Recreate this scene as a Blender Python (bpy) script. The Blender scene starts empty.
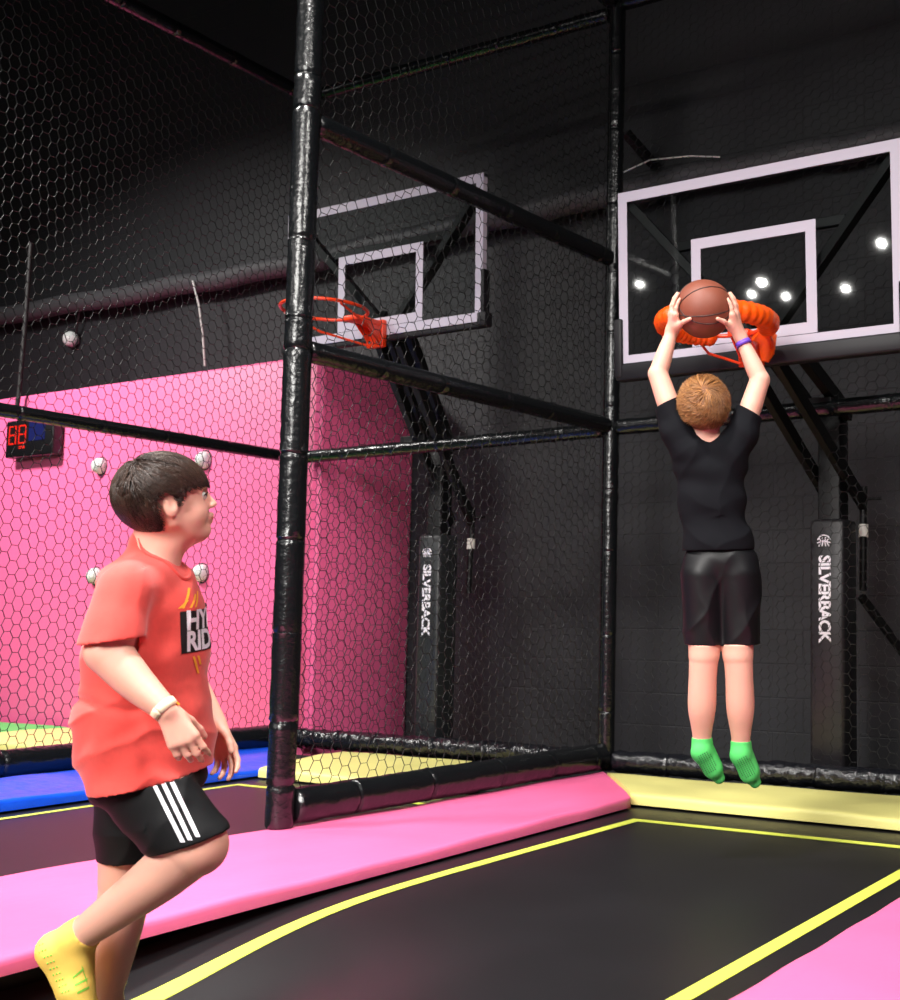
import bpy, bmesh, math, random
import numpy as np
from mathutils import Vector, Matrix
from mathutils.bvhtree import BVHTree

random.seed(7); RNG = np.random.default_rng(7)
SC = bpy.context.scene
COL = SC.collection

# ------------------------------------------------------------------ camera
FPX, CX, CY = 1166.998, 709.605, 521.077
R_ = np.array([0.88112978, 0.47282783, 0.00664413])
U_ = np.array([0.03439246, -0.07809209, 0.99635274])
F_ = np.array([-0.47162216, 0.87768757, 0.08507098])
C_ = np.array([0.0, 0.0, 0.88])

def ray(x, y): return R_ * ((x - CX) / FPX) - U_ * ((y - CY) / FPX) + F_
def P(x, y, d): return C_ + ray(x, y) * d          # a point d metres in front of the lens
def at_y(x, y, Y): r = ray(x, y); return C_ + r * (Y / r[1])
def at_x(x, y, X): r = ray(x, y); return C_ + r * (X / r[0])
def at_z(x, y, Z): r = ray(x, y); return C_ + r * ((Z - C_[2]) / r[2])

cam = bpy.data.cameras.new('camera'); co = bpy.data.objects.new('camera', cam); COL.objects.link(co)
M = Matrix(((R_[0], U_[0], -F_[0], C_[0]), (R_[1], U_[1], -F_[1], C_[1]), (R_[2], U_[2], -F_[2], C_[2]), (0, 0, 0, 1)))
co.matrix_world = M
cam.sensor_fit = 'VERTICAL'; cam.sensor_height = 24; cam.sensor_width = 21.6; cam.lens = FPX / 1000 * 24
cam.shift_x = (450 - CX) / 1000; cam.shift_y = (CY - 500) / 1000
cam.clip_start = 0.05; cam.clip_end = 100
cam.dof.use_dof = True; cam.dof.focus_distance = 3.9; cam.dof.aperture_fstop = 4.0
SC.camera = co
SC.view_settings.view_transform = 'Standard'; SC.view_settings.look = 'None'
SC.view_settings.gamma = 1; SC.view_settings.use_curve_mapping = False
SC.view_settings.exposure = 0.0

# ------------------------------------------------------------------ materials
def srgb(c):
    return tuple(((v / 255) / 12.92 if v / 255 <= 0.04045 else ((v / 255 + 0.055) / 1.055) ** 2.4) for v in c) + (1,)

def mat(name, rgb, rough=0.5, metal=0, bump=0, bscale=30, bdist=0.005, vary=0, vscale=4, coat=0, spec=0.5, stretch=None,
        sheen=0, sss=0, emit=None, estr=0, detail=4):
    m = bpy.data.materials.new(name); m.use_nodes = True; nt = m.node_tree; b = nt.nodes['Principled BSDF']
    c = srgb(rgb)
    b.inputs['Base Color'].default_value = c; b.inputs['Roughness'].default_value = rough
    b.inputs['Metallic'].default_value = metal; b.inputs['Specular IOR Level'].default_value = spec
    b.inputs['Coat Weight'].default_value = coat; b.inputs['Coat Roughness'].default_value = 0.15
    b.inputs['Sheen Weight'].default_value = sheen
    if sss:
        b.inputs['Subsurface Weight'].default_value = sss; b.inputs['Subsurface Scale'].default_value = 0.01
        b.inputs['Subsurface Radius'].default_value = (1, .35, .2)
    if emit: b.inputs['Emission Color'].default_value = srgb(emit); b.inputs['Emission Strength'].default_value = estr
    tc = nt.nodes.new('ShaderNodeTexCoord'); src = tc.outputs['Object']
    if stretch:
        mp = nt.nodes.new('ShaderNodeMapping'); mp.inputs['Scale'].default_value = stretch
        nt.links.new(src, mp.inputs['Vector']); src = mp.outputs['Vector']
    if bump:
        n = nt.nodes.new('ShaderNodeTexNoise'); n.inputs['Scale'].default_value = bscale; n.inputs['Detail'].default_value = detail
        bp = nt.nodes.new('ShaderNodeBump'); bp.inputs['Strength'].default_value = bump; bp.inputs['Distance'].default_value = bdist
        nt.links.new(src, n.inputs['Vector']); nt.links.new(n.outputs['Fac'], bp.inputs['Height'])
        nt.links.new(bp.outputs['Normal'], b.inputs['Normal'])
    if vary:
        n = nt.nodes.new('ShaderNodeTexNoise'); n.inputs['Scale'].default_value = vscale; n.inputs['Detail'].default_value = 5
        mx = nt.nodes.new('ShaderNodeMix'); mx.data_type = 'RGBA'
        mx.inputs['A'].default_value = tuple(v * (1 - vary) for v in c[:3]) + (1,)
        mx.inputs['B'].default_value = tuple(min(1, v * (1 + vary)) for v in c[:3]) + (1,)
        nt.links.new(src, n.inputs['Vector']); nt.links.new(n.outputs['Fac'], mx.inputs['Factor'])
        nt.links.new(mx.outputs['Result'], b.inputs['Base Color'])
    return m

def block_mat():
    m = mat('painted_block', (31, 31, 35), 0.6); nt = m.node_tree; b = nt.nodes['Principled BSDF']
    tc = nt.nodes.new('ShaderNodeTexCoord'); sp = nt.nodes.new('ShaderNodeSeparateXYZ'); cb = nt.nodes.new('ShaderNodeCombineXYZ')
    nt.links.new(tc.outputs['Object'], sp.inputs[0]); nt.links.new(sp.outputs['X'], cb.inputs['X']); nt.links.new(sp.outputs['Z'], cb.inputs['Y'])
    br = nt.nodes.new('ShaderNodeTexBrick'); br.inputs['Scale'].default_value = 1
    br.inputs['Brick Width'].default_value = 0.41; br.inputs['Row Height'].default_value = 0.206
    br.inputs['Mortar Size'].default_value = 0.005; br.inputs['Mortar Smooth'].default_value = 0.6
    br.inputs['Color1'].default_value = (1, 1, 1, 1); br.inputs['Color2'].default_value = (1, 1, 1, 1); br.inputs['Mortar'].default_value = (0, 0, 0, 1)
    nt.links.new(cb.outputs[0], br.inputs['Vector'])
    ns = nt.nodes.new('ShaderNodeTexNoise'); ns.inputs['Scale'].default_value = 60; nt.links.new(cb.outputs[0], ns.inputs['Vector'])
    ad = nt.nodes.new('ShaderNodeMath'); ad.operation = 'MULTIPLY_ADD'; ad.inputs[1].default_value = 0.25
    nt.links.new(ns.outputs['Fac'], ad.inputs[0]); nt.links.new(br.outputs['Color'], ad.inputs[2])
    bp = nt.nodes.new('ShaderNodeBump'); bp.inputs['Strength'].default_value = 0.5; bp.inputs['Distance'].default_value = 0.005
    nt.links.new(ad.outputs[0], bp.inputs['Height']); nt.links.new(bp.outputs['Normal'], b.inputs['Normal'])
    return m

def glass_mat():
    m = bpy.data.materials.new('board_glass'); m.use_nodes = True; nt = m.node_tree
    for n in list(nt.nodes):
        if n.type != 'OUTPUT_MATERIAL': nt.nodes.remove(n)
    out = [n for n in nt.nodes if n.type == 'OUTPUT_MATERIAL'][0]
    t = nt.nodes.new('ShaderNodeBsdfTransparent'); t.inputs[0].default_value = (0.86, 0.88, 0.88, 1)
    g = nt.nodes.new('ShaderNodeBsdfGlossy'); g.inputs['Roughness'].default_value = 0.02
    fr = nt.nodes.new('ShaderNodeFresnel'); ge = nt.nodes.new('ShaderNodeNewGeometry'); mr = nt.nodes.new('ShaderNodeMapRange')
    mr.inputs['To Min'].default_value = 1.55; mr.inputs['To Max'].default_value = 1 / 1.55
    nt.links.new(ge.outputs['Backfacing'], mr.inputs['Value']); nt.links.new(mr.outputs['Result'], fr.inputs[0])
    mx = nt.nodes.new('ShaderNodeMixShader')
    nt.links.new(fr.outputs[0], mx.inputs[0]); nt.links.new(t.outputs[0], mx.inputs[1]); nt.links.new(g.outputs[0], mx.inputs[2])
    nt.links.new(mx.outputs[0], out.inputs['Surface'])
    return m

def hairmat(name, c1, c2):
    m = mat(name, c1, .38, spec=.5); nt = m.node_tree; b = nt.nodes['Principled BSDF']
    g = nt.nodes.new('ShaderNodeNewGeometry'); mx = nt.nodes.new('ShaderNodeMix'); mx.data_type = 'RGBA'
    mx.inputs['A'].default_value = srgb(c1); mx.inputs['B'].default_value = srgb(c2)
    nt.links.new(g.outputs['Random Per Island'], mx.inputs['Factor']); nt.links.new(mx.outputs['Result'], b.inputs['Base Color'])
    return m

MT = dict(
    vinyl=mat('black_vinyl', (14, 16, 18), 0.24, bump=0.55, bscale=38, bdist=0.006, spec=0.6),
    vinylc=mat('crinkled_black_vinyl', (17, 18, 23), 0.22, bump=1.0, bscale=26, bdist=0.012, spec=0.7),
    strap=mat('strap', (10, 10, 12), 0.35),
    net=mat('net_twine', (8, 8, 9), 0.45, spec=0.4),
    pink=mat('pink_vinyl', (244, 108, 158), 0.42, bump=0.25, bscale=3.0, bdist=0.03, vary=0.05, vscale=3),
    pinkw=mat('pink_padded_wall', (252, 106, 160), 0.5, bump=0.1, bscale=1.5, bdist=0.03),
    yellow=mat('yellow_vinyl', (228, 220, 136), 0.42, bump=0.25, bscale=4, bdist=0.02, vary=0.06),
    blue=mat('blue_vinyl', (20, 82, 226), 0.32, bump=0.7, bscale=5, bdist=0.03),
    green=mat('green_vinyl', (70, 200, 100), 0.4, bump=0.2, bscale=5, bdist=0.02),
    lime=mat('lime_tape', (216, 224, 88), 0.5),
    bed=mat('trampoline_weave', (20, 19, 22), 0.42, bump=0.25, bscale=420, bdist=0.001, vary=0.35, vscale=3, spec=0.55, detail=1),
    skirt=mat('spring_cover', (10, 10, 12), 0.6),
    steel=mat('black_steel', (9, 9, 11), 0.5, spec=0.3),
    chrome=mat('bright_steel', (190, 190, 195), 0.25, metal=1),
    white=mat('white_print', (232, 228, 236), 0.5), border=mat('board_border', (182, 176, 190), 0.5),
    label=mat('white_label', (210, 205, 200), 0.6),
    orange=mat('orange_steel', (232, 62, 18), 0.32, spec=0.6),
    foam=mat('orange_foam_sleeve', (255, 92, 12), 0.38, bump=0.5, bscale=40, bdist=0.006),
    frame=mat('board_pad', (24, 23, 27), 0.5, spec=.3),
    ball=mat('basketball_leather', (126, 66, 48), 0.55, bump=0.5, bscale=300, bdist=0.001, detail=1, vary=0.12, vscale=10),
    seam=mat('ball_seam', (40, 24, 22), 0.6),
    soccer=mat('white_ball', (222, 226, 224), 0.45),
    ink=mat('dark_ink', (24, 20, 22), 0.6),
    pipe=mat('grey_pipe_wrap', (66, 65, 68), 0.55, bump=0.4, bscale=18, bdist=0.01),
    rope=mat('white_rope', (200, 198, 195), 0.7),
    case=mat('scoreboard_case', (18, 17, 20), 0.35),
    ledr=mat('red_digits', (200, 30, 20), 0.4, emit=(255, 40, 20), estr=0.35),
    ledb=mat('blue_display', (22, 26, 70), 0.3, emit=(20, 30, 120), estr=0.12),
    skin=mat('skin', (224, 168, 148), 0.5, bump=0.08, bscale=90, bdist=0.001, sss=0.12, vary=0.07, vscale=12),
    skin2=mat('skin_fair', (228, 170, 150), 0.5, bump=0.08, bscale=90, bdist=0.001, sss=0.12, vary=0.07, vscale=12),
    lip=mat('lip', (205, 110, 100), 0.45),
    eye=mat('eye_white', (205, 198, 192), 0.35), iris=mat('iris', (50, 34, 24), 0.15),
    red=mat('red_jersey', (224, 74, 66), 0.9, bump=0.25, bscale=260, bdist=0.001, vary=0.10, vscale=70, sheen=0.2),
    blk=mat('black_tee', (12, 13, 18), 0.85, bump=0.2, bscale=200, bdist=0.001, spec=0.15),
    shorts=mat('black_mesh_shorts', (13, 14, 16), 0.7, spec=0.2, bump=0.2, bscale=300, bdist=0.001),
    satin=mat('black_satin_shorts', (15, 15, 18), 0.45, bump=0.1, bscale=20, bdist=0.003, spec=0.3),
    sockg=mat('green_sock', (78, 196, 98), 0.85, bump=0.3, bscale=250, bdist=0.001),
    socky=mat('yellow_sock', (250, 208, 96), 0.85, bump=0.3, bscale=250, bdist=0.001),
    dotd=mat('dark_grip', (28, 84, 44), 0.5), dotg=mat('green_grip', (130, 205, 70), 0.5),
    hair1=hairmat('dark_brown_hair', (30, 20, 16), (66, 46, 36)), hair2=hairmat('light_brown_hair', (96, 56, 30), (196, 138, 82)),
    hair2d=mat('light_brown_hair_base', (112, 68, 38), 0.6), hair1d=mat('dark_brown_hair_base', (30, 20, 17), 0.6),
    wband=mat('paper_wristband', (240, 222, 190), 0.5), wborg=mat('wristband_print', (245, 150, 40), 0.5),
    purple=mat('purple_wristband', (110, 70, 190), 0.4), yel=mat('yellow_ink', (248, 170, 50), 0.7),
    ceil=mat('black_ceiling', (4, 4, 4), 0.9), floor=mat('dark_floor', (14, 14, 15), 0.8),
)
MT['block'] = block_mat(); MT['glass'] = glass_mat()

# ------------------------------------------------------------------ object helpers
def obj(name, verts, faces, m, parent=None, smooth=False):
    me = bpy.data.meshes.new(name)
    me.from_pydata([tuple(map(float, v)) for v in verts], [], [tuple(f) for f in faces])
    me.update()
    if smooth: me.polygons.foreach_set('use_smooth', [True] * len(me.polygons))
    me.materials.append(m if not isinstance(m, str) else MT[m])
    o = bpy.data.objects.new(name, me); COL.objects.link(o)
    if parent is not None:
        o.parent = parent; o.matrix_parent_inverse = parent.matrix_world.inverted()
    return o

def tag(o, label=None, cat=None, group=None, kind=None):
    if label: o['label'] = label
    if cat: o['category'] = cat
    if group: o['group'] = group
    if kind: o['kind'] = kind
    return o

def empty(name, loc, label, cat, group=None):
    o = bpy.data.objects.new(name, None); COL.objects.link(o); o.empty_display_size = 0.1
    o.location = tuple(map(float, loc)); bpy.context.view_layer.update()
    return tag(o, label, cat, group)

class MB:
    """collects shapes for one mesh"""
    def __init__(s): s.v = []; s.f = []
    def add(s, v, f):
        n = len(s.v); s.v += [tuple(map(float, q)) for q in v]; s.f += [tuple(i + n for i in q) for q in f]; return s
    def box(s, lo, hi, bev=0.0, Mx=None):
        bm = bmesh.new(); bmesh.ops.create_cube(bm, size=1)
        lo = np.array(lo, float); hi = np.array(hi, float)
        for v in bm.verts: v.co = Vector((lo + hi) / 2 + np.array(v.co) * (hi - lo))
        if bev: bmesh.ops.bevel(bm, geom=bm.edges[:], offset=bev, segments=2, affect='EDGES', profile=0.5)
        if Mx is not None: bm.transform(Mx)
        bm.verts.index_update()
        s.add([v.co[:] for v in bm.verts], [[v.index for v in f.verts] for f in bm.faces]); bm.free(); return s
    def beam(s, a, b, w, t, up=(0, 0, 1), bev=0.004):
        a = Vector(a); b = Vector(b); d = b - a; L = d.length; d.normalize(); up = Vector(up)
        sd = d.cross(up).normalized(); u2 = sd.cross(d).normalized()
        Mx = Matrix(((sd.x, d.x, u2.x, a.x), (sd.y, d.y, u2.y, a.y), (sd.z, d.z, u2.z, a.z), (0, 0, 0, 1)))
        return s.box((-w / 2, 0, -t / 2), (w / 2, L, t / 2), bev, Mx)
    def tube(s, pts, rad, n=12, cap=True, closed=False):
        pts = [np.array(p, float) for p in pts]; m = len(pts)
        if np.isscalar(rad): rad = [rad] * m
        nrm = None; V = []; prev = None
        for i in range(m):
            if closed: t = pts[(i + 1) % m] - pts[i - 1]
            else: t = pts[min(i + 1, m - 1)] - pts[max(i - 1, 0)]
            t = t / (np.linalg.norm(t) + 1e-12)
            if nrm is None:
                a = np.array([0, 0, 1.0]) if abs(t[2]) < 0.9 else np.array([1.0, 0, 0]); nrm = np.cross(t, a)
            nrm = nrm - t * (nrm @ t); nrm /= np.linalg.norm(nrm) + 1e-12; bn = np.cross(t, nrm)
            for k in range(n):
                an = 2 * math.pi * k / n
                rr = rad[i] if np.isscalar(rad[i]) else rad[i][k]
                V.append(pts[i] + (nrm * math.cos(an) + bn * math.sin(an)) * rr)
        Fc = []
        for i in range(m if closed else m - 1):
            j = (i + 1) % m
            for k in range(n): Fc.append((i * n + k, i * n + (k + 1) % n, j * n + (k + 1) % n, j * n + k))
        if cap and not closed: Fc.append(tuple(range(n))[::-1]); Fc.append(tuple((m - 1) * n + k for k in range(n)))
        return s.add(V, Fc)
    def ball(s, c, r, nu=24, nv=14, ax=None):
        c = np.array(c, float); r = np.array([r] * 3 if np.isscalar(r) else r, float)
        ax = np.eye(3) if ax is None else np.array(ax, float)
        V = []; Fc = []
        for i in range(nv + 1):
            th = math.pi * i / nv
            for j in range(nu):
                ph = 2 * math.pi * j / nu
                l = np.array([math.sin(th) * math.cos(ph), math.sin(th) * math.sin(ph), math.cos(th)]) * r
                V.append(c + l @ ax)
        for i in range(nv):
            for j in range(nu): Fc.append((i * nu + j, (i + 1) * nu + j, (i + 1) * nu + (j + 1) % nu, i * nu + (j + 1) % nu))
        return s.add(V, Fc)
    def build(s, name, m, parent=None, smooth=False):
        o = obj(name, s.v, s.f, m, parent, smooth)
        if smooth:
            bm = bmesh.new(); bm.from_mesh(o.data); bmesh.ops.remove_doubles(bm, verts=bm.verts, dist=1e-6)
            bmesh.ops.recalc_face_normals(bm, faces=bm.faces)
            for e in bm.edges:
                if len(e.link_faces) == 2 and e.calc_face_angle(0) > 0.9: e.smooth = False
            bm.to_mesh(o.data); bm.free()
        return o

def tag_struct(o): o['kind'] = 'structure'; return o

# ------------------------------------------------------------------ setting
YW = 6.55
tag_struct(obj('wall_back', [(-16, YW, -.5), (5, YW, -.5), (5, YW, 8), (-16, YW, 8), (-16, YW + .3, -.5), (5, YW + .3, -.5), (5, YW + .3, 8), (-16, YW + .3, 8)],
               [(0, 1, 2, 3), (4, 7, 6, 5), (3, 2, 6, 7), (0, 4, 5, 1), (0, 3, 7, 4), (1, 5, 6, 2)], 'block'))
tag_struct(MB().box((-16, -16, -.75), (8, YW, -.7)).build('floor', 'floor'))
tag_struct(MB().box((-16, -16, 8), (8, YW, 8.1)).build('ceiling', 'ceil'))
tag_struct(MB().box((-16.2, -16, -.7), (-16, YW, 8)).build('wall_left', 'block'))

X1, X2, YB = -3.66, -6.10, 5.55      # far-left and middle dividers, back fence
PADZ = 0.045

# ---- pads: rounded slabs with a slightly puffed, wrinkled top
def slab(poly, z0, z1, m, name, label, cat='pad', puff=0.012, wr=0.004, n=(40, 14), seed=0, group=None, slope=None):
    """poly: 4 corners a,b,c,d (a-b long side, d-c the other)"""
    a, b, c, d = [np.array(q, float) for q in poly]; nu, nv = n; V = []; Fc = []
    rg = np.random.default_rng(seed); ph = rg.uniform(0, 6.28, 8); fr = rg.uniform(1.5, 9, 8)
    L = np.linalg.norm(b - a)
    rnd = 0.02
    W = np.linalg.norm(d - a)
    prof = [(0, z0), (0, z1 - rnd)] + [(rnd * (1 - math.cos(t)), z1 - rnd + rnd * math.sin(t)) for t in (.5, 1.0, 1.57)]
    prof += [(W * k / nv, z1) for k in range(1, nv)]
    prof += [(W - q[0], q[1]) for q in prof[4::-1]]
    m_ = len(prof)
    for i in range(nu + 1):
        u = i / nu
        for w, z in prof:
            t = w / W; q = a * (1 - u) * (1 - t) + b * u * (1 - t) + c * u * t + d * (1 - u) * t
            zz = z
            if z > z0:
                zz += puff * math.sin(math.pi * t) * (0.8 + .2 * math.sin(u * L * 5))
                zz += wr * math.sin(fr[0] * u * L + 5 * t + ph[0]) * math.sin(fr[1] * t * 2 + ph[1]) + wr * .6 * math.sin(fr[2] * 2 * u * L - 9 * t + ph[2])
            if slope is not None: zz += slope * (1 - t) * 1.0
            V.append((q[0], q[1], zz))
    for i in range(nu):
        for k in range(m_ - 1): Fc.append((i * m_ + k, i * m_ + k + 1, (i + 1) * m_ + k + 1, (i + 1) * m_ + k))
        Fc.append((i * m_ + m_ - 1, i * m_, (i + 1) * m_, (i + 1) * m_ + m_ - 1))
    Fc.append(tuple(range(m_))[::-1]); Fc.append(tuple(nu * m_ + k for k in range(m_)))
    o = MB().add(V, Fc).build(name, m, None, True)
    return tag(o, label, cat, group)

XP0, XP1 = -3.96, -2.89             # walkway pad between the two beds
slab([(XP1, .6, 0), (XP1 - .08, 4.76, 0), (-3.62, 5.50, 0), (XP0, .6, 0)][::1], -.0, PADZ, 'pink', 'walkway_pad',
     'pink vinyl walkway pad under the tall black net divider, crossing from lower left', puff=.008, wr=.003, n=(90, 14), seed=2)
slab([(-.2, 4.80, 0), (-3.02, 4.84, 0), (-3.55, 5.44, 0), (-.2, 5.46, 0)], -.0, PADZ + .005, 'yellow', 'edge_pad',
     'yellow vinyl pad along the back fence behind the jumping boy', puff=.01, wr=.003, n=(60, 10), seed=3)
slab([(-1.20, 4.7, 0), (-1.25, .6, 0), (-.1, .6, 0), (-.1, 4.7, 0)], -.0, PADZ, 'pink', 'walkway_pad',
     'pink vinyl pad in the bottom right corner beside the lime tape', puff=.012, wr=.003, n=(60, 14), seed=4)
slab([(-3.98, 4.60, 0), (-5.30, 4.60, 0), (-5.52, 5.46, 0), (-3.98, 5.46, 0)], -.0, PADZ + .005, 'yellow', 'edge_pad',
     'yellow vinyl pad seen through net behind the tall near post', puff=.01, wr=.003, n=(40, 10), seed=5)
slab([(-5.34, .6, 0), (-5.34, 4.72, 0), (-6.14, 5.46, 0), (-6.14, .6, 0)], -.0, PADZ + .002, 'blue', 'walkway_pad',
     'glossy blue vinyl pad behind the boy in red', puff=.03, wr=.012, n=(90, 12), seed=6)
slab([(-6.36, 4.66, 0), (-8.42, 4.66, 0), (-8.42, 5.55, 0), (-6.36, 5.55, 0)], -.0, PADZ + .005, 'yellow', 'edge_pad',
     'pale yellow pad at the foot of the pink wall, left of the boy in red', puff=.01, wr=.003, n=(40, 10), seed=7)
slab([(-8.44, .6, 0), (-8.44, 5.55, 0), (-9.4, 5.55, 0), (-9.4, .6, 0)], -.0, PADZ, 'green', 'walkway_pad',
     'green pad at the left picture edge beside the pale yellow pad', puff=.01, wr=.003, n=(40, 10), seed=8)

# steel frames carrying the pads (dark, under them)
def frame_under(x0, x1, y0, y1):
    return MB().box((x0, y0, -.7), (x1, y1, -.002), .01)
for i, (a, b, c, d) in enumerate([(-3.8, -3.05, .6, 4.7), (-3.3, -.2, 5.0, 5.5), (-1.1, -.1, .6, 4.9), (-5.4, -3.8, 4.9, 5.5), (-6.2, -5.5, .6, 5.5), (-8.4, -6.25, 4.95, 5.6), (-9.4, -8.55, .6, 5.6)]):
    tag_struct(frame_under(a, b, c, d).build('trim_%d' % (i + 1), 'skirt'))

# ---- trampolines
FOOT = P(112, 1062, 2.79)
SAG = (FOOT[0] + .05, FOOT[1] + .0)
SAGD = abs(FOOT[2]) - 0.0
def bedz(x, y, sag):
    if not sag: return 0.0
    r2 = ((x - SAG[0]) / .42) ** 2 + ((y - SAG[1]) / .60) ** 2
    return -SAGD * math.exp(-r2) * 1.0

def trampoline(x0, x1, y0, y1, tape, label, sag=False):
    cx, cy = (x0 + x1) / 2, (y0 + y1) / 2
    t = empty('trampoline', (cx, cy, -.7), label, 'trampoline')
    nx, ny = (90, 140) if sag else (12, 20)
    zb = -.012
    V = [(x0 + (x1 - x0) * i / nx, y0 + (y1 - y0) * j / ny, zb + bedz(x0 + (x1 - x0) * i / nx, y0 + (y1 - y0) * j / ny, sag)) for j in range(ny + 1) for i in range(nx + 1)]
    Fc = [(j * (nx + 1) + i, j * (nx + 1) + i + 1, (j + 1) * (nx + 1) + i + 1, (j + 1) * (nx + 1) + i) for j in range(ny) for i in range(nx)]
    n = len(V); V += [(x, y, z - .008) for x, y, z in V]; Fc += [tuple(n + k for k in f[::-1]) for f in Fc]
    obj('bed', V, Fc, 'bed', t, True)
    tx0, tx1, ty1, w = tape
    def strip(pts, name='tape'):
        V = []; Fc = []
        for k, (x, y, dx, dy) in enumerate(pts):
            for sg in (-1, 1):
                X, Y = x + dx * sg * w / 2, y + dy * sg * w / 2
                V.append((X, Y, zb + bedz(X, Y, sag) + .0022))
            if k: Fc.append((2 * k - 2, 2 * k - 1, 2 * k + 1, 2 * k))
        n = len(V); V += [(x, y, z - .0018) for x, y, z in V]; Fc += [tuple(n + i for i in f[::-1]) for f in Fc]
        tp = obj(name, V, Fc, 'lime', t, False)
    N = 90
    strip([(tx0, y0 + .05 + (ty1 + w / 2 - y0 - .05) * k / N, 1, 0) for k in range(N + 1)])
    strip([(tx1, y0 + .05 + (ty1 + w / 2 - y0 - .05) * k / N, 1, 0) for k in range(N + 1)])
    strip([(tx0 + w / 2 + (tx1 - tx0 - w) * k / 20, ty1, 0, 1) for k in range(21)])
    return t
trampoline(-3.02, -1.1, -.9, 4.95, (-2.80, -1.40, 4.53, .052), 'black trampoline bed with lime tape under the jumping boy', True)
trampoline(-5.42, -3.62, .7, 4.75, (-5.22, -3.70, 4.40, .042), 'black trampoline bed between pink and blue pads, behind the boy in red')
trampoline(-8.5, -6.25, .7, 4.85, (-8.2, -6.5, 4.40, .042), 'far black trampoline bed in front of the pale yellow pad at left')

# ---- nets
def hexnet(o, u, v, W, H, a, r, name, parent, wob=0.01, seed=0, sx=1.0):
    """flat-topped hexagon netting as three-sided twine"""
    rg = np.random.default_rng(seed)
    W = W / sx; o = np.array(o, float); u = np.array(u, float); v = np.array(v, float); nn = np.cross(u, v)
    cs = 1.5 * a; rs = math.sqrt(3) * a
    nc = int(W / cs) + 1; nr = int(H / rs) + 1
    pts = {}; E = set()
    def key(x, y): return (round(x / (a * .5)), round(y / (rs * .5)))
    for c in range(nc):
        for q in range(nr):
            cx = c * cs + a * .5; cy = q * rs + (rs / 2 if c % 2 else 0)
            ks = []
            for k in range(6):
                x = cx + a * math.cos(math.pi / 3 * k); y = cy + a * math.sin(math.pi / 3 * k)
                x_, y_ = min(max(x, 0), W), min(max(y, 0), H)
                kk = key(x, y); pts[kk] = (x_, y_); ks.append(kk)
            for k in range(6):
                e = (ks[k], ks[(k + 1) % 6]); e = e if e[0] < e[1] else (e[1], e[0]); E.add(e)
    ph = rg.uniform(0, 6.28, 6)
    def pos(k):
        x, y = pts[k]
        e = min(x, W - x, y, H - y); e = min(1, e / .25)
        dx = .16 * a * math.sin(7 * y + 3 * x + ph[0]) + .10 * a * math.sin(19 * x + 11 * y + ph[1])
        dy = .16 * a * math.sin(6 * x - 4 * y + ph[2]) + .10 * a * math.sin(23 * y - 9 * x + ph[3])
        dz = wob * (math.sin(2.3 * x + 1.7 * y + ph[4]) + .5 * math.sin(5 * y - 3 * x + ph[5]))
        return o + u * ((x + dx * e) * sx) + v * (y + dy * e) + nn * dz * e
    PP = {k: pos(k) for k in pts}
    V = []; Fc = []
    E = [e for e in E if e[0] in PP and e[1] in PP]
    A = np.array([PP[e[0]] for e in E]); B = np.array([PP[e[1]] for e in E])
    T = B - A; L = np.linalg.norm(T, axis=1); ok = L > 1e-4; A, B, T, L = A[ok], B[ok], T[ok], L[ok]; T /= L[:, None]
    S = np.cross(T, nn); S /= np.linalg.norm(S, axis=1)[:, None]; Q = np.cross(T, S)
    ring = []
    for k in range(4):
        an = math.pi / 2 * k + .6
        ring.append((S * math.cos(an) + Q * math.sin(an)) * r)
    n = len(A)
    VV = np.concatenate([A + q for q in ring] + [B + q for q in ring])
    idx = np.arange(n)
    for k in range(4):
        k2 = (k + 1) % 4
        Fc.append(np.stack([idx + k * n, idx + k2 * n, idx + (4 + k2) * n, idx + (4 + k) * n], 1))
    Fc = np.concatenate(Fc)
    return obj(name, VV.tolist(), Fc.tolist(), 'net', parent, True)

def padded(a, b, r, name, parent, m='vinyl', step=.035, seams=None, seed=0, n=16, crink=.0025, sag=0.0, lab=None):
    a = np.array(a, float); b = np.array(b, float); L = np.linalg.norm(b - a); N = max(4, int(L / step))
    rg = np.random.default_rng(seed)
    seams = seams if seams is not None else list(np.arange(.35, L, .42) + rg.uniform(-.05, .05, len(np.arange(.35, L, .42))))
    ts = [0, .004, .012]; ts += [k / N * L for k in range(1, N)]
    for s in seams: ts += [s - .012, s - .004, s + .004, s + .012]
    ts += [L - .012, L - .004, L]
    ts = sorted(set(round(t, 4) for t in ts if 0 <= t <= L)); pts = []; rad = []
    for t in ts:
        p = a + (b - a) * t / L; p = p + np.array([0, 0, -sag * math.sin(math.pi * t / L)])
        base = r
        for s in seams:
            if abs(t - s) < .006: base = r * .94
            elif abs(t - s) < .015: base = r * 1.02
        e = min(t, L - t)
        if e < .012: base = r * (.8 + .2 * e / .012)
        pts.append(p); rad.append([base + rg.normal(0, crink * .5) for _ in range(n)])
    return MB().tube(pts, rad, n).build(name, m, parent, True)

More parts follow.
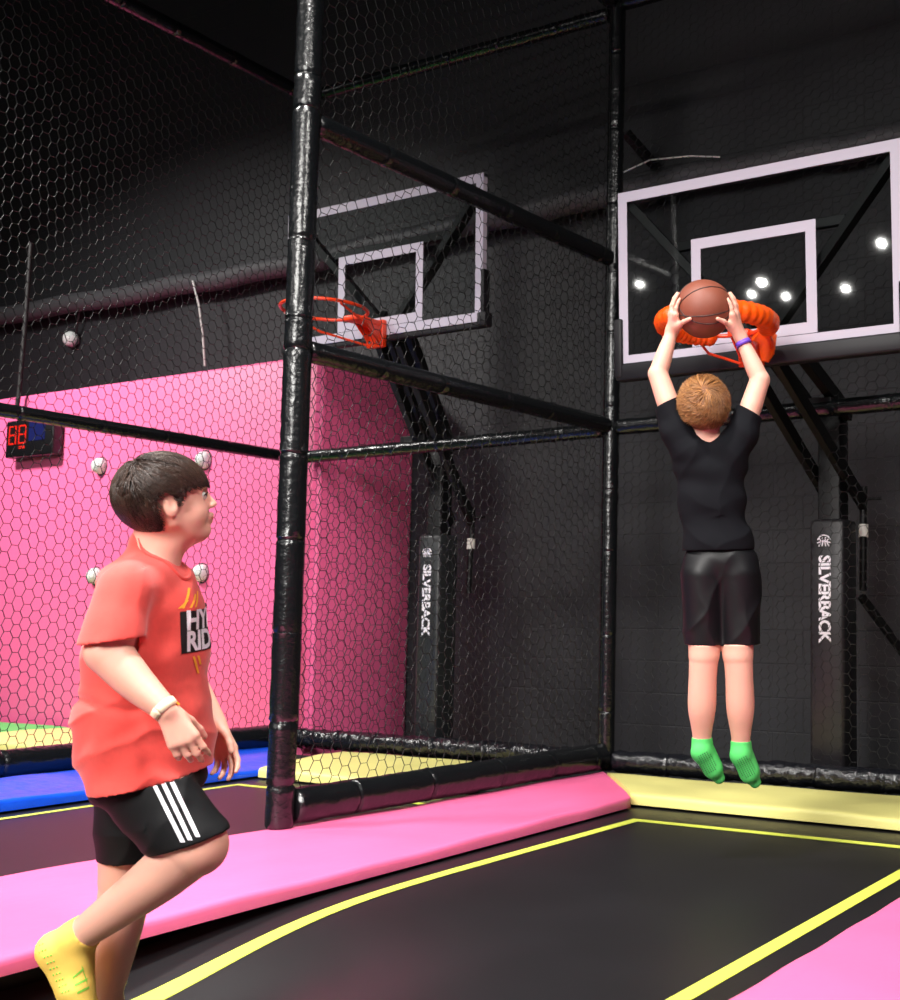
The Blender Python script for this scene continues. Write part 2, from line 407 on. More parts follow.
# Divider 1 (between bays 1 and 2)
PN = (-3.740, 3.36); PC = (-3.63, YB)
d1 = empty('net_divider', (X1, 4.4, PADZ), 'tall black net divider with padded frame standing on the pink pad, mid-picture', 'net fence', 'net fences between and behind the trampolines')
zb_ = PADZ
padded((PN[0], PN[1], zb_), (PN[0] + .01, PN[1], 4.9), .055, 'post', d1, seams=[.17, .42, .78, 1.15, 1.5, 1.93, 2.06, 2.4, 2.95, 3.1, 3.6, 4.1], seed=1)
padded((PC[0], PC[1], zb_), (PC[0] + .01, PC[1], 4.52), .048, 'post', d1, seed=2)
ang = math.atan2(PC[0] - PN[0], PC[1] - PN[1]); du = np.array([math.sin(ang), math.cos(ang), 0]); LD = math.hypot(PC[0] - PN[0], PC[1] - PN[1])
def on_d1(t, z): return np.array([PN[0], PN[1], z]) + du * t
padded(on_d1(.05, .125), on_d1(LD - .05, .125), .072, 'base_rail', d1, 'vinyl', seed=3, crink=.004)
padded(on_d1(.05, 1.985), on_d1(LD - .04, 1.985), .046, 'rail', d1, seed=4, crink=.0015)
padded(on_d1(.05, 2.96), on_d1(LD - .04, 2.96), .048, 'rail', d1, seed=5, crink=.0015)
padded(on_d1(-.1, 4.50), on_d1(LD - .04, 4.50), .045, 'rail', d1, seed=6)
hexnet((PN[0] + du[0] * .05, PN[1] + du[1] * .05, .19), du, (0, 0, 1), LD - .1, 4.3, .0408, .0017, 'netting', d1, seed=11, sx=.84)

# back fence bay 1
d2 = empty('net_divider', (-2.2, YB, PADZ), 'black net fence behind the jumping boy, right of the corner post', 'net fence', 'net fences between and behind the trampolines')
padded((PC[0] + .06, YB, .10), (-.4, YB, .10), .060, 'base_rail', d2, 'vinylc', seed=7, crink=.007, step=.03)
padded((PC[0] + .05, YB, 1.975), (-.4, YB, 1.99), .045, 'rail', d2, seed=8)
padded((PC[0] + .05, YB, 4.50), (-.4, YB, 4.50), .045, 'rail', d2, seed=9)
hexnet((PC[0] + .05, YB + .01, .15), (1, 0, 0), (0, 0, 1), 3.1, 4.33, .0335, .0016, 'netting', d2, seed=12)
# back fence bay 2
d3 = empty('net_divider', (-4.9, YB, PADZ), 'black net fence behind the left basketball hoop, left of the corner post', 'net fence', 'net fences between and behind the trampolines')
padded((X2 + .05, YB, .10), (PC[0] - .06, YB, .10), .060, 'base_rail', d3, 'vinylc', seed=17, crink=.009, step=.03)
padded((X2 + .05, YB, 1.955), (PC[0] - .05, YB, 1.965), .042, 'rail', d3, seed=18)
padded((X2 + .05, YB, 4.47), (PC[0] - .05, YB, 4.45), .042, 'rail', d3, seed=19)
hexnet((X2 + .05, YB + .01, .15), (1, 0, 0), (0, 0, 1), PC[0] - X2 - .1, 4.32, .038, .0017, 'netting', d3, seed=13, sx=.9)
# divider 2 (between bays 2 and 3)
d4 = empty('net_divider', (X2, 3.5, PADZ), 'farther black net divider behind the boy in red, with thin mid rail', 'net fence', 'net fences between and behind the trampolines')
padded((X2, YB, PADZ), (X2, YB, 4.5), .045, 'post', d4, seed=20)
padded((X2 - .02, 1.6, .12), (X2, YB - .05, .12), .072, 'base_rail', d4, seed=21, crink=.004)
padded((X2, 1.6, 1.955), (X2, YB - .05, 1.945), .038, 'rail', d4, seed=22, crink=.0008)
padded((X2, 1.6, 4.45), (X2, YB - .05, 4.44), .045, 'rail', d4, seed=23)
hexnet((X2, 1.7, .18), (0, 1, 0), (0, 0, 1), YB - 1.75, 4.25, .0425, .0021, 'netting', d4, seed=14, sx=.76)

# ---- pink wall, targets, scoreboard
XR = -6.02
pw = tag(MB().box((-15.5, 5.64, -.6), (XR, YW, 2.68), .03).build('padded_wall', 'pinkw', None, True), 'bright pink padded target wall behind the net at left', 'wall panel')
def target(px, py, Y, label, rr=.062, cord=False, part_of=None):
    c = at_y(px, py, Y)
    t = empty('target_ball', c, label, 'ball', 'white target balls on the walls')
    MB().ball(c, rr, 28, 16).build('ball_shell', 'soccer', t, True)
    MB().tube([c + np.array([math.cos(a), 0, math.sin(a)]) * rr * 1.12 + np.array([0, .015, 0]) for a in np.linspace(0, 2 * math.pi, 28, endpoint=False)], .008, 6, closed=True).build('socket_ring', 'ink', t, True)
    # pentagon seams
    mb = MB(); rg = random.Random(int(px))
    ic = []
    ph = (1 + 5 ** .5) / 2
    for s1 in (1, -1):
        for s2 in (ph, -ph): ic += [(0, s1, s2), (s1, s2, 0), (s2, 0, s1)]
    ic = [np.array(q) / np.linalg.norm(q) for q in ic]
    for q in ic:
        if q[1] > .5: continue
        a = np.cross(q, [.3, .9, .2]); a /= np.linalg.norm(a); b = np.cross(q, a)
        near = sorted(ic, key=lambda w: -float(w @ q))[1:6]
        vs = []
        for w in near:
            m1 = q * .68 + w * .32; vs.append(m1 / np.linalg.norm(m1))
        cen = q
        vs.sort(key=lambda w: math.atan2(float(w @ b), float(w @ a)))
        mb.tube([c + w * rr * 1.004 for w in vs], .0014, 4, closed=True)
    mb.build('seams', 'ink', t, True)
    return t
YT = 5.63
target(100, 466, YT, 'white target ball on the pink wall, right of the scoreboard')
target(204, 460, YT, 'white target ball on the pink wall, just below the thin rail above the head')
target(95, 576, YT, 'white target ball on the pink wall, half hidden behind the red shirt back')
target(201, 573, YT, 'white target ball on the pink wall, level with the red shirt chest')
tb = target(71, 339, YW - .05, 'white target ball hanging high on the dark wall above the pink wall', .07)
c = at_y(76, 333, YW - .05); c2 = at_y(80, 300, YW - .12)
MB().tube([c, (c + c2) / 2 + np.array([.01, 0, 0]), c2], .009, 6).build('hanging_cord', 'ink', tb, True)

sb0 = at_y(12, 460, YT); sb1 = at_y(62, 424, YT)
x0, x1, z0, z1 = sb0[0] + .05, sb1[0] + .03, sb0[2], sb0[2] + .30
sb = empty('scoreboard', ((x0 + x1) / 2, YT, z0), 'small black scoreboard with red digits on the pink wall at left edge', 'scoreboard')
MB().box((x0, YT - .09, z0), (x1, YT - .002, z1), .012).build('case', 'case', sb, True)
mb = MB(); yf = YT - .093
def seg7(ch, x, z, w, h):
    on = {'8': 'abcdefg', '3': 'abcdg', '0': 'abcdef', '5': 'acdfg'}[ch]; t = .011
    S = dict(a=(x, z + h, x + w, z + h), g=(x, z + h / 2, x + w, z + h / 2), d=(x, z, x + w, z), f=(x, z + h / 2, x, z + h), b=(x + w, z + h / 2, x + w, z + h), e=(x, z, x, z + h / 2), c=(x + w, z, x + w, z + h / 2))
    for s in on:
        q = S[s]; mb.box((min(q[0], q[2]) - t / 2, yf, min(q[1], q[3]) - t / 2), (max(q[0], q[2]) + t / 2, yf + .004, max(q[1], q[3]) + t / 2))
wd = x1 - x0
seg7('8', x0 + wd * .08, z0 + .11, wd * .14, .14); seg7('8', x0 + wd * .29, z0 + .11, wd * .14, .14)
mb.box((x0 + wd * .3, yf, z0 + .065), (x0 + wd * .42, yf + .004, z0 + .085))
mb.build('digits', 'ledr', sb)
MB().box((x0 + wd * .50, yf, z0 + .12), (x0 + wd * .84, yf + .003, z0 + .27)).build('display_panel', 'ledb', sb)
# cable down to the scoreboard
ca = at_y(31, 243, YT - .06); cb = at_y(19, 392, YT - .06)
tag(MB().tube([ca, (ca * .5 + cb * .5) + np.array([.01, 0, 0]), cb, at_y(16, 415, YT - .06)], .018, 8).build('power_cable', 'ink', None, True), 'black cable running down from the wall pipe to the scoreboard', 'cable')

# wall pipe
pp = [at_y(-60, 328, YW - .14), at_y(0, 316, YW - .14), at_y(150, 291, YW - .14), at_y(290, 266, YW - .14), at_y(450, 228, YW - .14), at_y(600, 197, YW - .14), at_y(780, 160, YW - .14), at_y(900, 138, YW - .14), at_y(1000, 118, YW - .14)]
fine = []
for i in range(len(pp) - 1):
    for k in range(10): fine.append(pp[i] + (pp[i + 1] - pp[i]) * k / 10 + np.array([0, 0, .01 * math.sin(i * 3 + k)]))
tag(MB().tube(fine, .085, 18).build('wall_pipe', 'pipe', None, True), 'thick dark grey wrapped pipe running high along the back wall', 'pipe')
rp = [at_y(193, 281, YW - .24), at_y(199, 305, YW - .25), at_y(203, 335, YW - .24), at_y(205, 366, YW - .2)]
tag(MB().tube(rp, .009, 8).build('rope', 'rope', None, True), 'thin white rope hanging from the wall pipe onto the pink wall', 'rope')
wc = [at_y(624, 172, YW - .3), at_y(650, 160, YW - .3), at_y(690, 156, YW - .28), at_y(720, 157, YW - .24)]
tag(MB().tube(wc, .005, 6).build('cable', 'rope', None, True), 'thin pale cable lying on the wall pipe above the large backboard', 'cable')
wb = at_y(626, 133, YW - .25); wb2 = at_y(655, 166, YW - .05)
tag(MB().beam(wb, wb2, .06, .05).build('wall_bracket', 'steel'), 'short black diagonal bracket on the dark wall above the large backboard', 'bracket')

# ------------------------------------------------------------------ text helper
def text_mesh(s, size, bold=0.0, extrude=0.0, spacing=1.0):
    cu = bpy.data.curves.new('txt', 'FONT'); cu.body = s; cu.size = size; cu.offset = bold; cu.extrude = extrude
    cu.space_character = spacing; cu.align_x = 'CENTER'; cu.align_y = 'CENTER'; cu.resolution_u = 3
    o = bpy.data.objects.new('txt', cu); COL.objects.link(o)
    dg = bpy.context.evaluated_depsgraph_get(); me = bpy.data.meshes.new_from_object(o.evaluated_get(dg))
    V = [v.co[:] for v in me.vertices]; Fc = [tuple(p.vertices) for p in me.polygons]
    bpy.data.objects.remove(o); bpy.data.curves.remove(cu); bpy.data.meshes.remove(me)
    return V, Fc

# ------------------------------------------------------------------ basketball goals
def goal(xc, yb, zbot, H, Wd, tilt, sqw, sqz0, sqh, pole, label, wrapped, bigpad, plx):
    g = empty('basketball_goal', (plx[0], plx[1], PADZ - .05), label, 'basketball hoop')
    def T(x, y, z):    # board frame: y back, tilt about bottom
        return (xc + x, yb + y * math.cos(tilt) - z * math.sin(tilt), zbot + z * math.cos(tilt) + y * math.sin(tilt))
    Mx = Matrix.Translation((xc, yb, zbot)) @ Matrix.Rotation(tilt, 4, 'X')
    bd = MB().box((-Wd / 2 + .008, 0, .008), (Wd / 2 - .008, .012, H - .008), 0, Mx).build('backboard', 'glass', g)
    f = MB(); t = .022
    for lo, hi in (((-Wd / 2, -.004, 0), (Wd / 2, .03, t)), ((-Wd / 2, -.004, H - t), (Wd / 2, .03, H)), ((-Wd / 2, -.004, 0), (-Wd / 2 + t * .6, .03, H)), ((Wd / 2 - t * .6, -.004, 0), (Wd / 2, .03, H))):
        f.box(lo, hi, .002, Mx)
    f.build('board_frame', 'border', bd)
    w = MB(); bw = .052; y0 = -.0065; y1 = -.0045
    def rect(xa, xb, za, zb, b):
        w.box((xa, y0, zb - b), (xb, y1, zb), 0, Mx); w.box((xa, y0, za), (xb, y1, za + b), 0, Mx)
        w.box((xa, y0, za + b), (xa + b, y1, zb - b), 0, Mx); w.box((xb - b, y0, za + b), (xb, y1, zb - b), 0, Mx)
    rect(-Wd / 2, Wd / 2, 0, H, bw)
    w.build('border_line', 'border', bd)
    w = MB(); rect(-sqw / 2, sqw / 2, sqz0, sqz0 + sqh, .052); w.build('target_square', 'border', bd)
    # rear struts: V from the top corners to the rim mount plus crossbar
    s = MB()
    s.beam(T(-Wd / 2 + .04, .05, H - .05), T(-.06, .09, .10), .06, .045); s.beam(T(Wd / 2 - .04, .05, H - .05), T(.06, .09, .10), .06, .045)
    s.beam(T(-Wd * .30, .075, H * .66), T(Wd * .30, .075, H * .66), .03, .05)
    s.beam(T(-.14, .075, .06), T(.14, .075, .06), .05, .10)
    s.build('rear_strut', 'steel', g)
    p = MB()
    if bigpad:
        p.box((-Wd / 2 - .02, -.02, -.075), (Wd / 2 + .02, .05, .012), .012, Mx)
        p.box((-Wd / 2 - .025, -.025, -.06), (-Wd / 2 + .022, .05, .24), .01, Mx); p.box((Wd / 2 - .022, -.025, -.06), (Wd / 2 + .025, .05, .24), .01, Mx)
    else:
        for sx in (-1, 1):
            p.box((sx * Wd / 2 - .03, -.02, -.03), (sx * Wd / 2 + .03, .05, .05), .01, Mx)
            p.box((sx * Wd / 2 - .012, -.01, -.01), (sx * Wd / 2 + .012, .045, H * .35), .006, Mx)
        p.box((-Wd / 2, .0, -.03), (Wd / 2, .045, .004), .004, Mx)
    p.build('edge_pad', 'frame', g, True)
    # rim
    rm = empty('rim', T(0, -.1, .03), None, None); del_keys = [k for k in ('label', 'category') if k in rm.keys()]
    rm.parent = g; rm.matrix_parent_inverse = g.matrix_world.inverted()
    zc = .055; rc = np.array(T(0, -.375 if wrapped else -.425, zc)); rc[2] += .01; RR = .232
    MB().tube([rc + RR * np.array([math.cos(a), math.sin(a), 0]) for a in np.linspace(0, 2 * math.pi, 48, endpoint=False)], .0095, 10, closed=True).build('hoop_ring', 'orange', rm, True)
    b = MB()
    b.box((-.065, -.04, -.075), (.065, -.008, .085), .006, Mx)              # plate
    b.box((-.055, -.17 if wrapped else -.24, .045), (.055, -.03, .075), .006, Mx)                # breakaway top
    b.add([T(-.05, -.15, .05), T(-.05, -.03, .05), T(-.05, -.03, -.06), T(-.044, -.15, .05), T(-.044, -.03, .05), T(-.044, -.03, -.06)], [(0, 1, 2), (5, 4, 3), (0, 3, 4, 1), (1, 4, 5, 2), (2, 5, 3, 0)])
    b.add([T(.05, -.15, .05), T(.05, -.03, .05), T(.05, -.03, -.06), T(.044, -.15, .05), T(.044, -.03, .05), T(.044, -.03, -.06)], [(2, 1, 0), (3, 4, 5), (1, 4, 3, 0), (2, 5, 4, 1), (0, 3, 5, 2)])
    # support rods from low on the plate to the sides of the ring
    for sx in (-1, 1):
        e = rc + RR * (np.array([sx * .80, .60, 0]) if wrapped else np.array([sx * .92, -.38, 0])) + np.array([0, 0, -.012])
        b.tube([T(sx * .05, -.05, -.06), (np.array(T(sx * .05, -.05, -.06)) + e) / 2 + np.array([sx * .05, 0, -.008]), e], .007, 8)
    b.build('rim_bracket', 'orange', rm, True)
    for bx, bz in ((-.03, 0), (.03, 0), (.03, -.045), (-.03, -.045)): MB().tube([T(bx, -.04, bz), T(bx, -.05, bz)], .010, 8).build('bolt', 'chrome', rm, True)
    if wrapped:
        for (a0, a1) in ((117, 250), (253, 408)):
            A = np.linspace(math.radians(a0), math.radians(a1), 70)
            rad = []
            for k, a in enumerate(A):
                e = min(k, 69 - k); base = .047 * (min(1, .35 + e * .22)) + .0025 * math.sin(k * 1.6)
                rad.append([base + RNG.normal(0, .0012) for _ in range(16)])
            MB().tube([rc + RR * np.array([math.cos(a), math.sin(a), 0]) for a in A], rad, 16).build('foam_sleeve', 'foam', rm, True)
        # sleeve end folding down over the bracket
        A = [rc + RR * np.array([.35, .94, 0]) + np.array([.01, 0, .0]), rc + np.array([.13, .26, -.03]), rc + np.array([.12, .27, -.09]), rc + np.array([.11, .27, -.13])]
        MB().tube(A, [.045, .047, .035, .018], 14).build('foam_sleeve', 'foam', rm, True)
    # pole, pad
    px_, py_ = plx; pw_ = pole
    MB().box((px_ - pw_ / 2, py_ - pw_ / 2, PADZ - .05), (px_ + pw_ / 2, py_ + pw_ / 2, 2.05), .012).build('pole', 'steel', g, True)
    pd = MB(); dd = pw_ * .5 + .034
    pd.box((px_ - dd, py_ - dd, .10), (px_ + dd, py_ + dd, 1.42), .022); pdo = pd.build('pole_pad', 'vinyl' if not wrapped else 'frame', g, True)
    pdo.data.materials[0] = mat('pole_pad_vinyl', (38, 40, 42) if not wrapped else (30, 28, 31), .42, bump=.3, bscale=14, bdist=.01)
    # lettering down the camera-side face
    V, Fc = text_mesh('SILVERBACK', .115, .0035, .001, .94)
    xs = [v[0] for v in V]; Ltx = max(xs) - min(xs); sc = .46 / Ltx
    V2 = []
    for v in V:
        a, b_, h_ = v[0] * sc, v[1] * sc * 1.05, v[2]
        V2.append((px_ + b_ - .012, py_ - dd - .002 - h_, 1.00 - a))
    MB().add(V2, Fc).build('lettering', 'white', pdo)
    lg = MB(); lc = np.array([px_ - .012, py_ - dd - .003, 1.295]); lr = .038
    lg.tube([lc + lr * np.array([math.cos(a), 0, math.sin(a)]) for a in np.linspace(math.radians(20), math.radians(160), 16)], .004, 6)
    for k in (-.7, -.25, .25, .7):
        lg.tube([lc + np.array([lr * k * 1.0, 0, lr * .75 * (1 - k * k * .5)]), lc + np.array([lr * k * .55, 0, lr * .1]), lc + np.array([lr * k * 1.1, 0, -lr * .55])], .0035, 6)
    lg.tube([lc + np.array([-lr, 0, -.002]), lc + np.array([0, 0, lr * .22]), lc + np.array([lr, 0, -.002])], .0035, 6)
    lg.build('ball_logo', 'white', pdo)
    # parallelogram arms + adjuster behind the pole
    s = MB()
    for sx in (-.075, .075):
        s.beam(T(sx, .09, .16), (px_ + sx * 1.2, py_ + .0, 1.98), .05, .075)
        s.beam(T(sx, .09, -.03), (px_ + sx * 1.2, py_ + .22, 1.52), .04, .075)
    s.build('lift_arm', 'steel', g)
    s = MB(); s.beam((px_ - .10, py_ - .25, 2.06 - .05), (px_ + .10, py_ - .25, 2.01), .05, .05, (0, 1, 0))
    s.build('cross_bar', 'steel', g)
    s = MB(); s.tube([(px_ + .09, py_ + .22, 1.62), (px_ + .09, py_ + .2, 1.05)], .02, 10); s.tube([(px_ + .03, py_ + .22, 1.55), (px_ + .19, py_ + .22, 1.55)], .009, 8)
    s.build('height_adjuster', 'steel', g, True)
    MB().tube([(px_ + .09, py_ + .215, 1.41), (px_ + .09, py_ + .212, 1.34)], .027, 12).build('adjuster_label', 'label', g, True)
    if wrapped: MB().beam((px_ + .06, py_ + .25, 1.02), (px_ + .42, YW - .06, .35), .04, .04).build('brace', 'steel', g)
    return g, rc

goal(-2.40, 4.90, 2.155, .885, 1.50, .045, .66, .055, .53, .13,
     'large glass backboard and orange hoop with foam sleeve, above the jumping boy at right', True, True, (-2.36, 5.79))
goal(-4.91, 5.02, 2.535, .845, 1.54, .02, .665, .055, .46, .115,
     'smaller glass backboard with bare orange hoop, seen through the net at left', False, False, (-5.12, 5.82))

# ------------------------------------------------------------------ implicit bodies
class SDF:
    def __init__(s): s.p = []      # (kind, params, k, op)
    def cone(s, a, b, r1, r2, k=.02, op='u'): s.p.append(('c', (np.array(a, float), np.array(b, float), r1, r2), k, op)); return s
    def ell(s, c, r, ax=None, k=.02, op='u'):
        ax = np.stack([R_, F_, U_]) if ax is None else np.array(ax, float)
        s.p.append(('e', (np.array(c, float), np.array(r, float), ax), k, op)); return s
    def grow(s, d):
        q = SDF()
        for kd, pr, k, op in s.p:
            if kd == 'c': q.p.append((kd, (pr[0], pr[1], pr[2] + d, pr[3] + d), k, op))
            else: q.p.append((kd, (pr[0], pr[1] + d, pr[2]), k, op))
        return q
def prim_bbox(kd, pr):
    if kd == 'c': a, b, r1, r2 = pr; r = max(r1, r2); return np.minimum(a, b) - r, np.maximum(a, b) + r
    c, r, ax = pr; e = np.abs(ax.T * r).sum(1); return c - e, c + e
def prim_eval(kd, pr, X):
    if kd == 'c':
        a, b, r1, r2 = pr; ba = b - a; L2 = ba @ ba + 1e-12; pa = X - a.astype(np.float32)
        h = np.clip(pa @ (ba / L2).astype(np.float32), 0, 1)
        return np.sqrt(((pa - h[..., None] * ba.astype(np.float32)) ** 2).sum(-1)) - (r1 + (r2 - r1) * h)
    c, r, ax = pr; q = (X - c.astype(np.float32)) @ ax.T.astype(np.float32)
    k0 = np.sqrt(((q / r.astype(np.float32)) ** 2).sum(-1)); k1 = np.sqrt(((q / (r * r).astype(np.float32)) ** 2).sum(-1)) + 1e-9
    return k0 * (k0 - 1) / k1

def evaluate(s, lo, hi, h, D=None):
    n = np.ceil((hi - lo) / h).astype(int) + 1
    if D is None: D = np.full(tuple(n), .25, np.float32)
    for kd, pr, k, op in s.p:
        l, u = prim_bbox(kd, pr); pad = k + 3 * h + .004
        i0 = np.clip(np.floor((l - pad - lo) / h).astype(int), 0, n); i1 = np.clip(np.ceil((u + pad - lo) / h).astype(int) + 1, 0, n)
        if (i1 <= i0).any(): continue
        gx = [(lo[j] + np.arange(i0[j], i1[j]) * h).astype(np.float32) for j in range(3)]
        X = np.stack(np.meshgrid(*gx, indexing='ij'), -1)
        d = prim_eval(kd, pr, X); sl = tuple(slice(i0[j], i1[j]) for j in range(3)); A = D[sl]
        if op == 'u':
            if k > 0:
                hh = np.clip(.5 + .5 * (A - d) / k, 0, 1); D[sl] = A * (1 - hh) + d * hh - k * hh * (1 - hh)
            else: D[sl] = np.minimum(A, d)
        else:   # subtract
            hh = np.clip(.5 - .5 * (A + d) / max(k, 1e-6), 0, 1); D[sl] = A * (1 - hh) - d * hh + k * hh * (1 - hh)
    return D

def coords(lo, n, h):
    return np.stack(np.meshgrid(*[(lo[j] + np.arange(n[j]) * h).astype(np.float32) for j in range(3)], indexing='ij'), -1)

def nets(D, lo, h, smooth=2):
    """surface nets"""
    S = D < 0; nx, ny, nz = D.shape
    cell = np.zeros((nx - 1, ny - 1, nz - 1), bool)
    c = S[:-1, :-1, :-1]
    for dx in (0, 1):
        for dy in (0, 1):
            for dz in (0, 1): cell |= (S[dx:nx - 1 + dx, dy:ny - 1 + dy, dz:nz - 1 + dz] != c)
    I = np.argwhere(cell); idx = -np.ones(cell.shape, np.int64); idx[tuple(I.T)] = np.arange(len(I))
    acc = np.zeros((len(I), 3)); cnt = np.zeros(len(I))
    cor = [(x, y, z) for x in (0, 1) for y in (0, 1) for z in (0, 1)]
    val = {q: D[I[:, 0] + q[0], I[:, 1] + q[1], I[:, 2] + q[2]] for q in cor}
    for a in cor:
        for ax in range(3):
            if a[ax]: continue
            b = list(a); b[ax] = 1; b = tuple(b); va, vb = val[a], val[b]; m = (va < 0) != (vb < 0)
            t = np.where(m, va / np.where(m, va - vb, 1), 0)
            p = np.array(a, float)[None] + np.zeros((len(I), 3)); p[:, ax] += t
            acc[m] += p[m]; cnt[m] += 1
    V = lo + (I + acc / cnt[:, None]) * h
    Q = []
    for ax in range(3):
        o1, o2 = [(1, 2), (2, 0), (0, 1)][ax]
        sl0 = [slice(None)] * 3; sl1 = [slice(None)] * 3; sl0[ax] = slice(0, -1); sl1[ax] = slice(1, None)
        a, b = S[tuple(sl0)], S[tuple(sl1)]; E = np.argwhere(a != b)
        E = E[(E[:, o1] > 0) & (E[:, o2] > 0) & (E[:, o1] < D.shape[o1] - 1) & (E[:, o2] < D.shape[o2] - 1)]
        f = a[tuple(E.T)]
        def g(d1, d2):
            q = E.copy(); q[:, o1] -= d1; q[:, o2] -= d2; return idx[tuple(q.T)]
        q = np.stack([g(0, 0), g(1, 0), g(1, 1), g(0, 1)], 1)
        q[~f] = q[~f][:, ::-1]; Q.append(q)
    Q = np.concatenate(Q)
    for _ in range(smooth):
        s_ = np.zeros_like(V); n_ = np.zeros(len(V))
        for i in range(4):
            j = (i + 1) % 4
            np.add.at(s_, Q[:, i], V[Q[:, j]]); np.add.at(n_, Q[:, i], 1)
            np.add.at(s_, Q[:, j], V[Q[:, i]]); np.add.at(n_, Q[:, j], 1)
        V = V * .5 + .5 * s_ / np.maximum(n_, 1)[:, None]
    return V, Q

def fast_obj(name, V, Q, m, parent):
    me = bpy.data.meshes.new(name); me.vertices.add(len(V)); me.vertices.foreach_set('co', np.asarray(V, np.float32).ravel())
    n = len(Q); me.loops.add(4 * n); me.loops.foreach_set('vertex_index', Q.astype(np.int32).ravel())
    me.polygons.add(n); me.polygons.foreach_set('loop_start', np.arange(0, 4 * n, 4, dtype=np.int32))
    me.polygons.foreach_set('use_smooth', [True] * n)
    me.update(calc_edges=True); me.validate()
    me.materials.append(MT[m]); o = bpy.data.objects.new(name, me); COL.objects.link(o)
    if parent is not None: o.parent = parent; o.matrix_parent_inverse = parent.matrix_world.inverted()
    return o

def bounds(s, pad=.03):
    L = [prim_bbox(kd, pr) for kd, pr, k, op in s.p if op == 'u']
    return np.min([l[0] for l in L], 0) - pad, np.max([l[1] for l in L], 0) + pad

def planed(D, X, planes, off=0.0):
    for p, nrm in planes:
        nrm = np.array(nrm) / np.linalg.norm(nrm)
        D = np.maximum(D, (X - np.array(p, np.float32)) @ nrm.astype(np.float32) - off)
    return D

def smin(a, b, k):
    h = np.clip(.5 + .5 * (b - a) / k, 0, 1); return b * (1 - h) + a * h - k * h * (1 - h)

class Cloth:
    """groups = [(field, planes)]; each field is cut by its own planes, then all are joined"""
    def __init__(s, groups, sub=None, fold=None, thick=.007, k=.012): s.g = groups; s.sub = sub; s.fold = fold; s.t = thick; s.k = k
    def solid(s, lo, hi, h, shrink=0.0, ext=0.0):
        O = None; X = None
        for f, pl in s.g:
            D = evaluate(f, lo, hi, h)
            if X is None: X = coords(lo, D.shape, h); fo = s.fold(X) if s.fold is not None else 0
            D = planed(D + fo + shrink, X, pl, ext); O = D if O is None else smin(O, D, s.k)
        return O, X

def mesh_body(A, B, h, name, m, parent, cloths=(), smooth=2, gap=.011):
    """A: clothed primitives, kept gap metres inside the cloth; B: bare ones joined afterwards"""
    l1, u1 = bounds(A); l2, u2 = bounds(B); lo, hi = np.minimum(l1, l2), np.maximum(u1, u2)
    D = evaluate(A, lo, hi, h)
    for c in cloths:
        O, X = c.solid(lo, hi, h, gap, 0)
        reg = np.zeros(D.shape, bool)
        for f, pl in c.g:
            r_ = evaluate(f, lo, hi, h) < .05
            for p, nrm in pl: r_ &= ((X - np.array(p, np.float32)) @ (np.array(nrm) / np.linalg.norm(nrm)).astype(np.float32)) < -.004
            reg |= r_
        if c.sub is not None: reg &= evaluate(c.sub, lo, hi, h) > -.0
        D = np.where(reg, np.maximum(D, O), D)
    D = evaluate(B, lo, hi, h, D)
    V, Q = nets(D.astype(np.float32), lo, h, smooth); return fast_obj(name, V, Q, m, parent)

def mesh_cloth(c, h, name, m, parent, smooth=2, inside=None):
    bs = [bounds(f) for f, pl in c.g]; lo = np.min([b[0] for b in bs], 0); hi = np.max([b[1] for b in bs], 0)
    O, X = c.solid(lo, hi, h); I, _ = c.solid(lo, hi, h, c.t, .03)
    if inside is not None:      # tuck under another garment wherever that one reaches
        o, gp_, (pp_, nn_) = inside; Q_, _ = o.solid(lo, hi, h, gp_, .0); nn_ = np.array(nn_) / np.linalg.norm(nn_)
        Q0 = Q_; reg = ((X - np.array(pp_, np.float32)) @ nn_.astype(np.float32)) < -.003
        O = np.where(reg, np.maximum(O, Q0), O)
    D = np.maximum(O, -I)
    if c.sub is not None: D = np.maximum(D, -evaluate(c.sub, lo, hi, h))
    V, Q = nets(D.astype(np.float32), lo, h, smooth); return fast_obj(name, V, Q, m, parent)

def chain(s, pts, rr, k=.006):
    pts = [np.array(p, float) for p in pts]; n = len(pts)
    if n > 2:      # resample through a cubic so that the limb tapers without rings
        P_ = []; Q_ = []
        for i in range(n - 1):
            p0, p1, p2, p3 = pts[max(i - 1, 0)], pts[i], pts[i + 1], pts[min(i + 2, n - 1)]; r0, r1, r2, r3 = rr[max(i - 1, 0)], rr[i], rr[i + 1], rr[min(i + 2, n - 1)]
            for j in range(6):
                t = j / 6; f = lambda a, b, c, d: .5 * (2 * b + (c - a) * t + (2 * a - 5 * b + 4 * c - d) * t * t + (3 * b - a - 3 * c + d) * t ** 3)
                P_.append(f(p0, p1, p2, p3)); Q_.append(f(r0, r1, r2, r3))
        P_.append(pts[-1]); Q_.append(rr[-1]); pts, rr, k = P_, Q_, 0
    for i in range(len(pts) - 1): s.cone(pts[i], pts[i + 1], rr[i], rr[i + 1], k if i else .006)
def ridge(x): return (1 - np.abs(np.sin(x))) ** 2

def finger(s, pts, r, k=.004):
    for i in range(len(pts) - 1): s.cone(pts[i], pts[i + 1], r * (1 - .10 * i), r * (1 - .10 * (i + 1)), k)

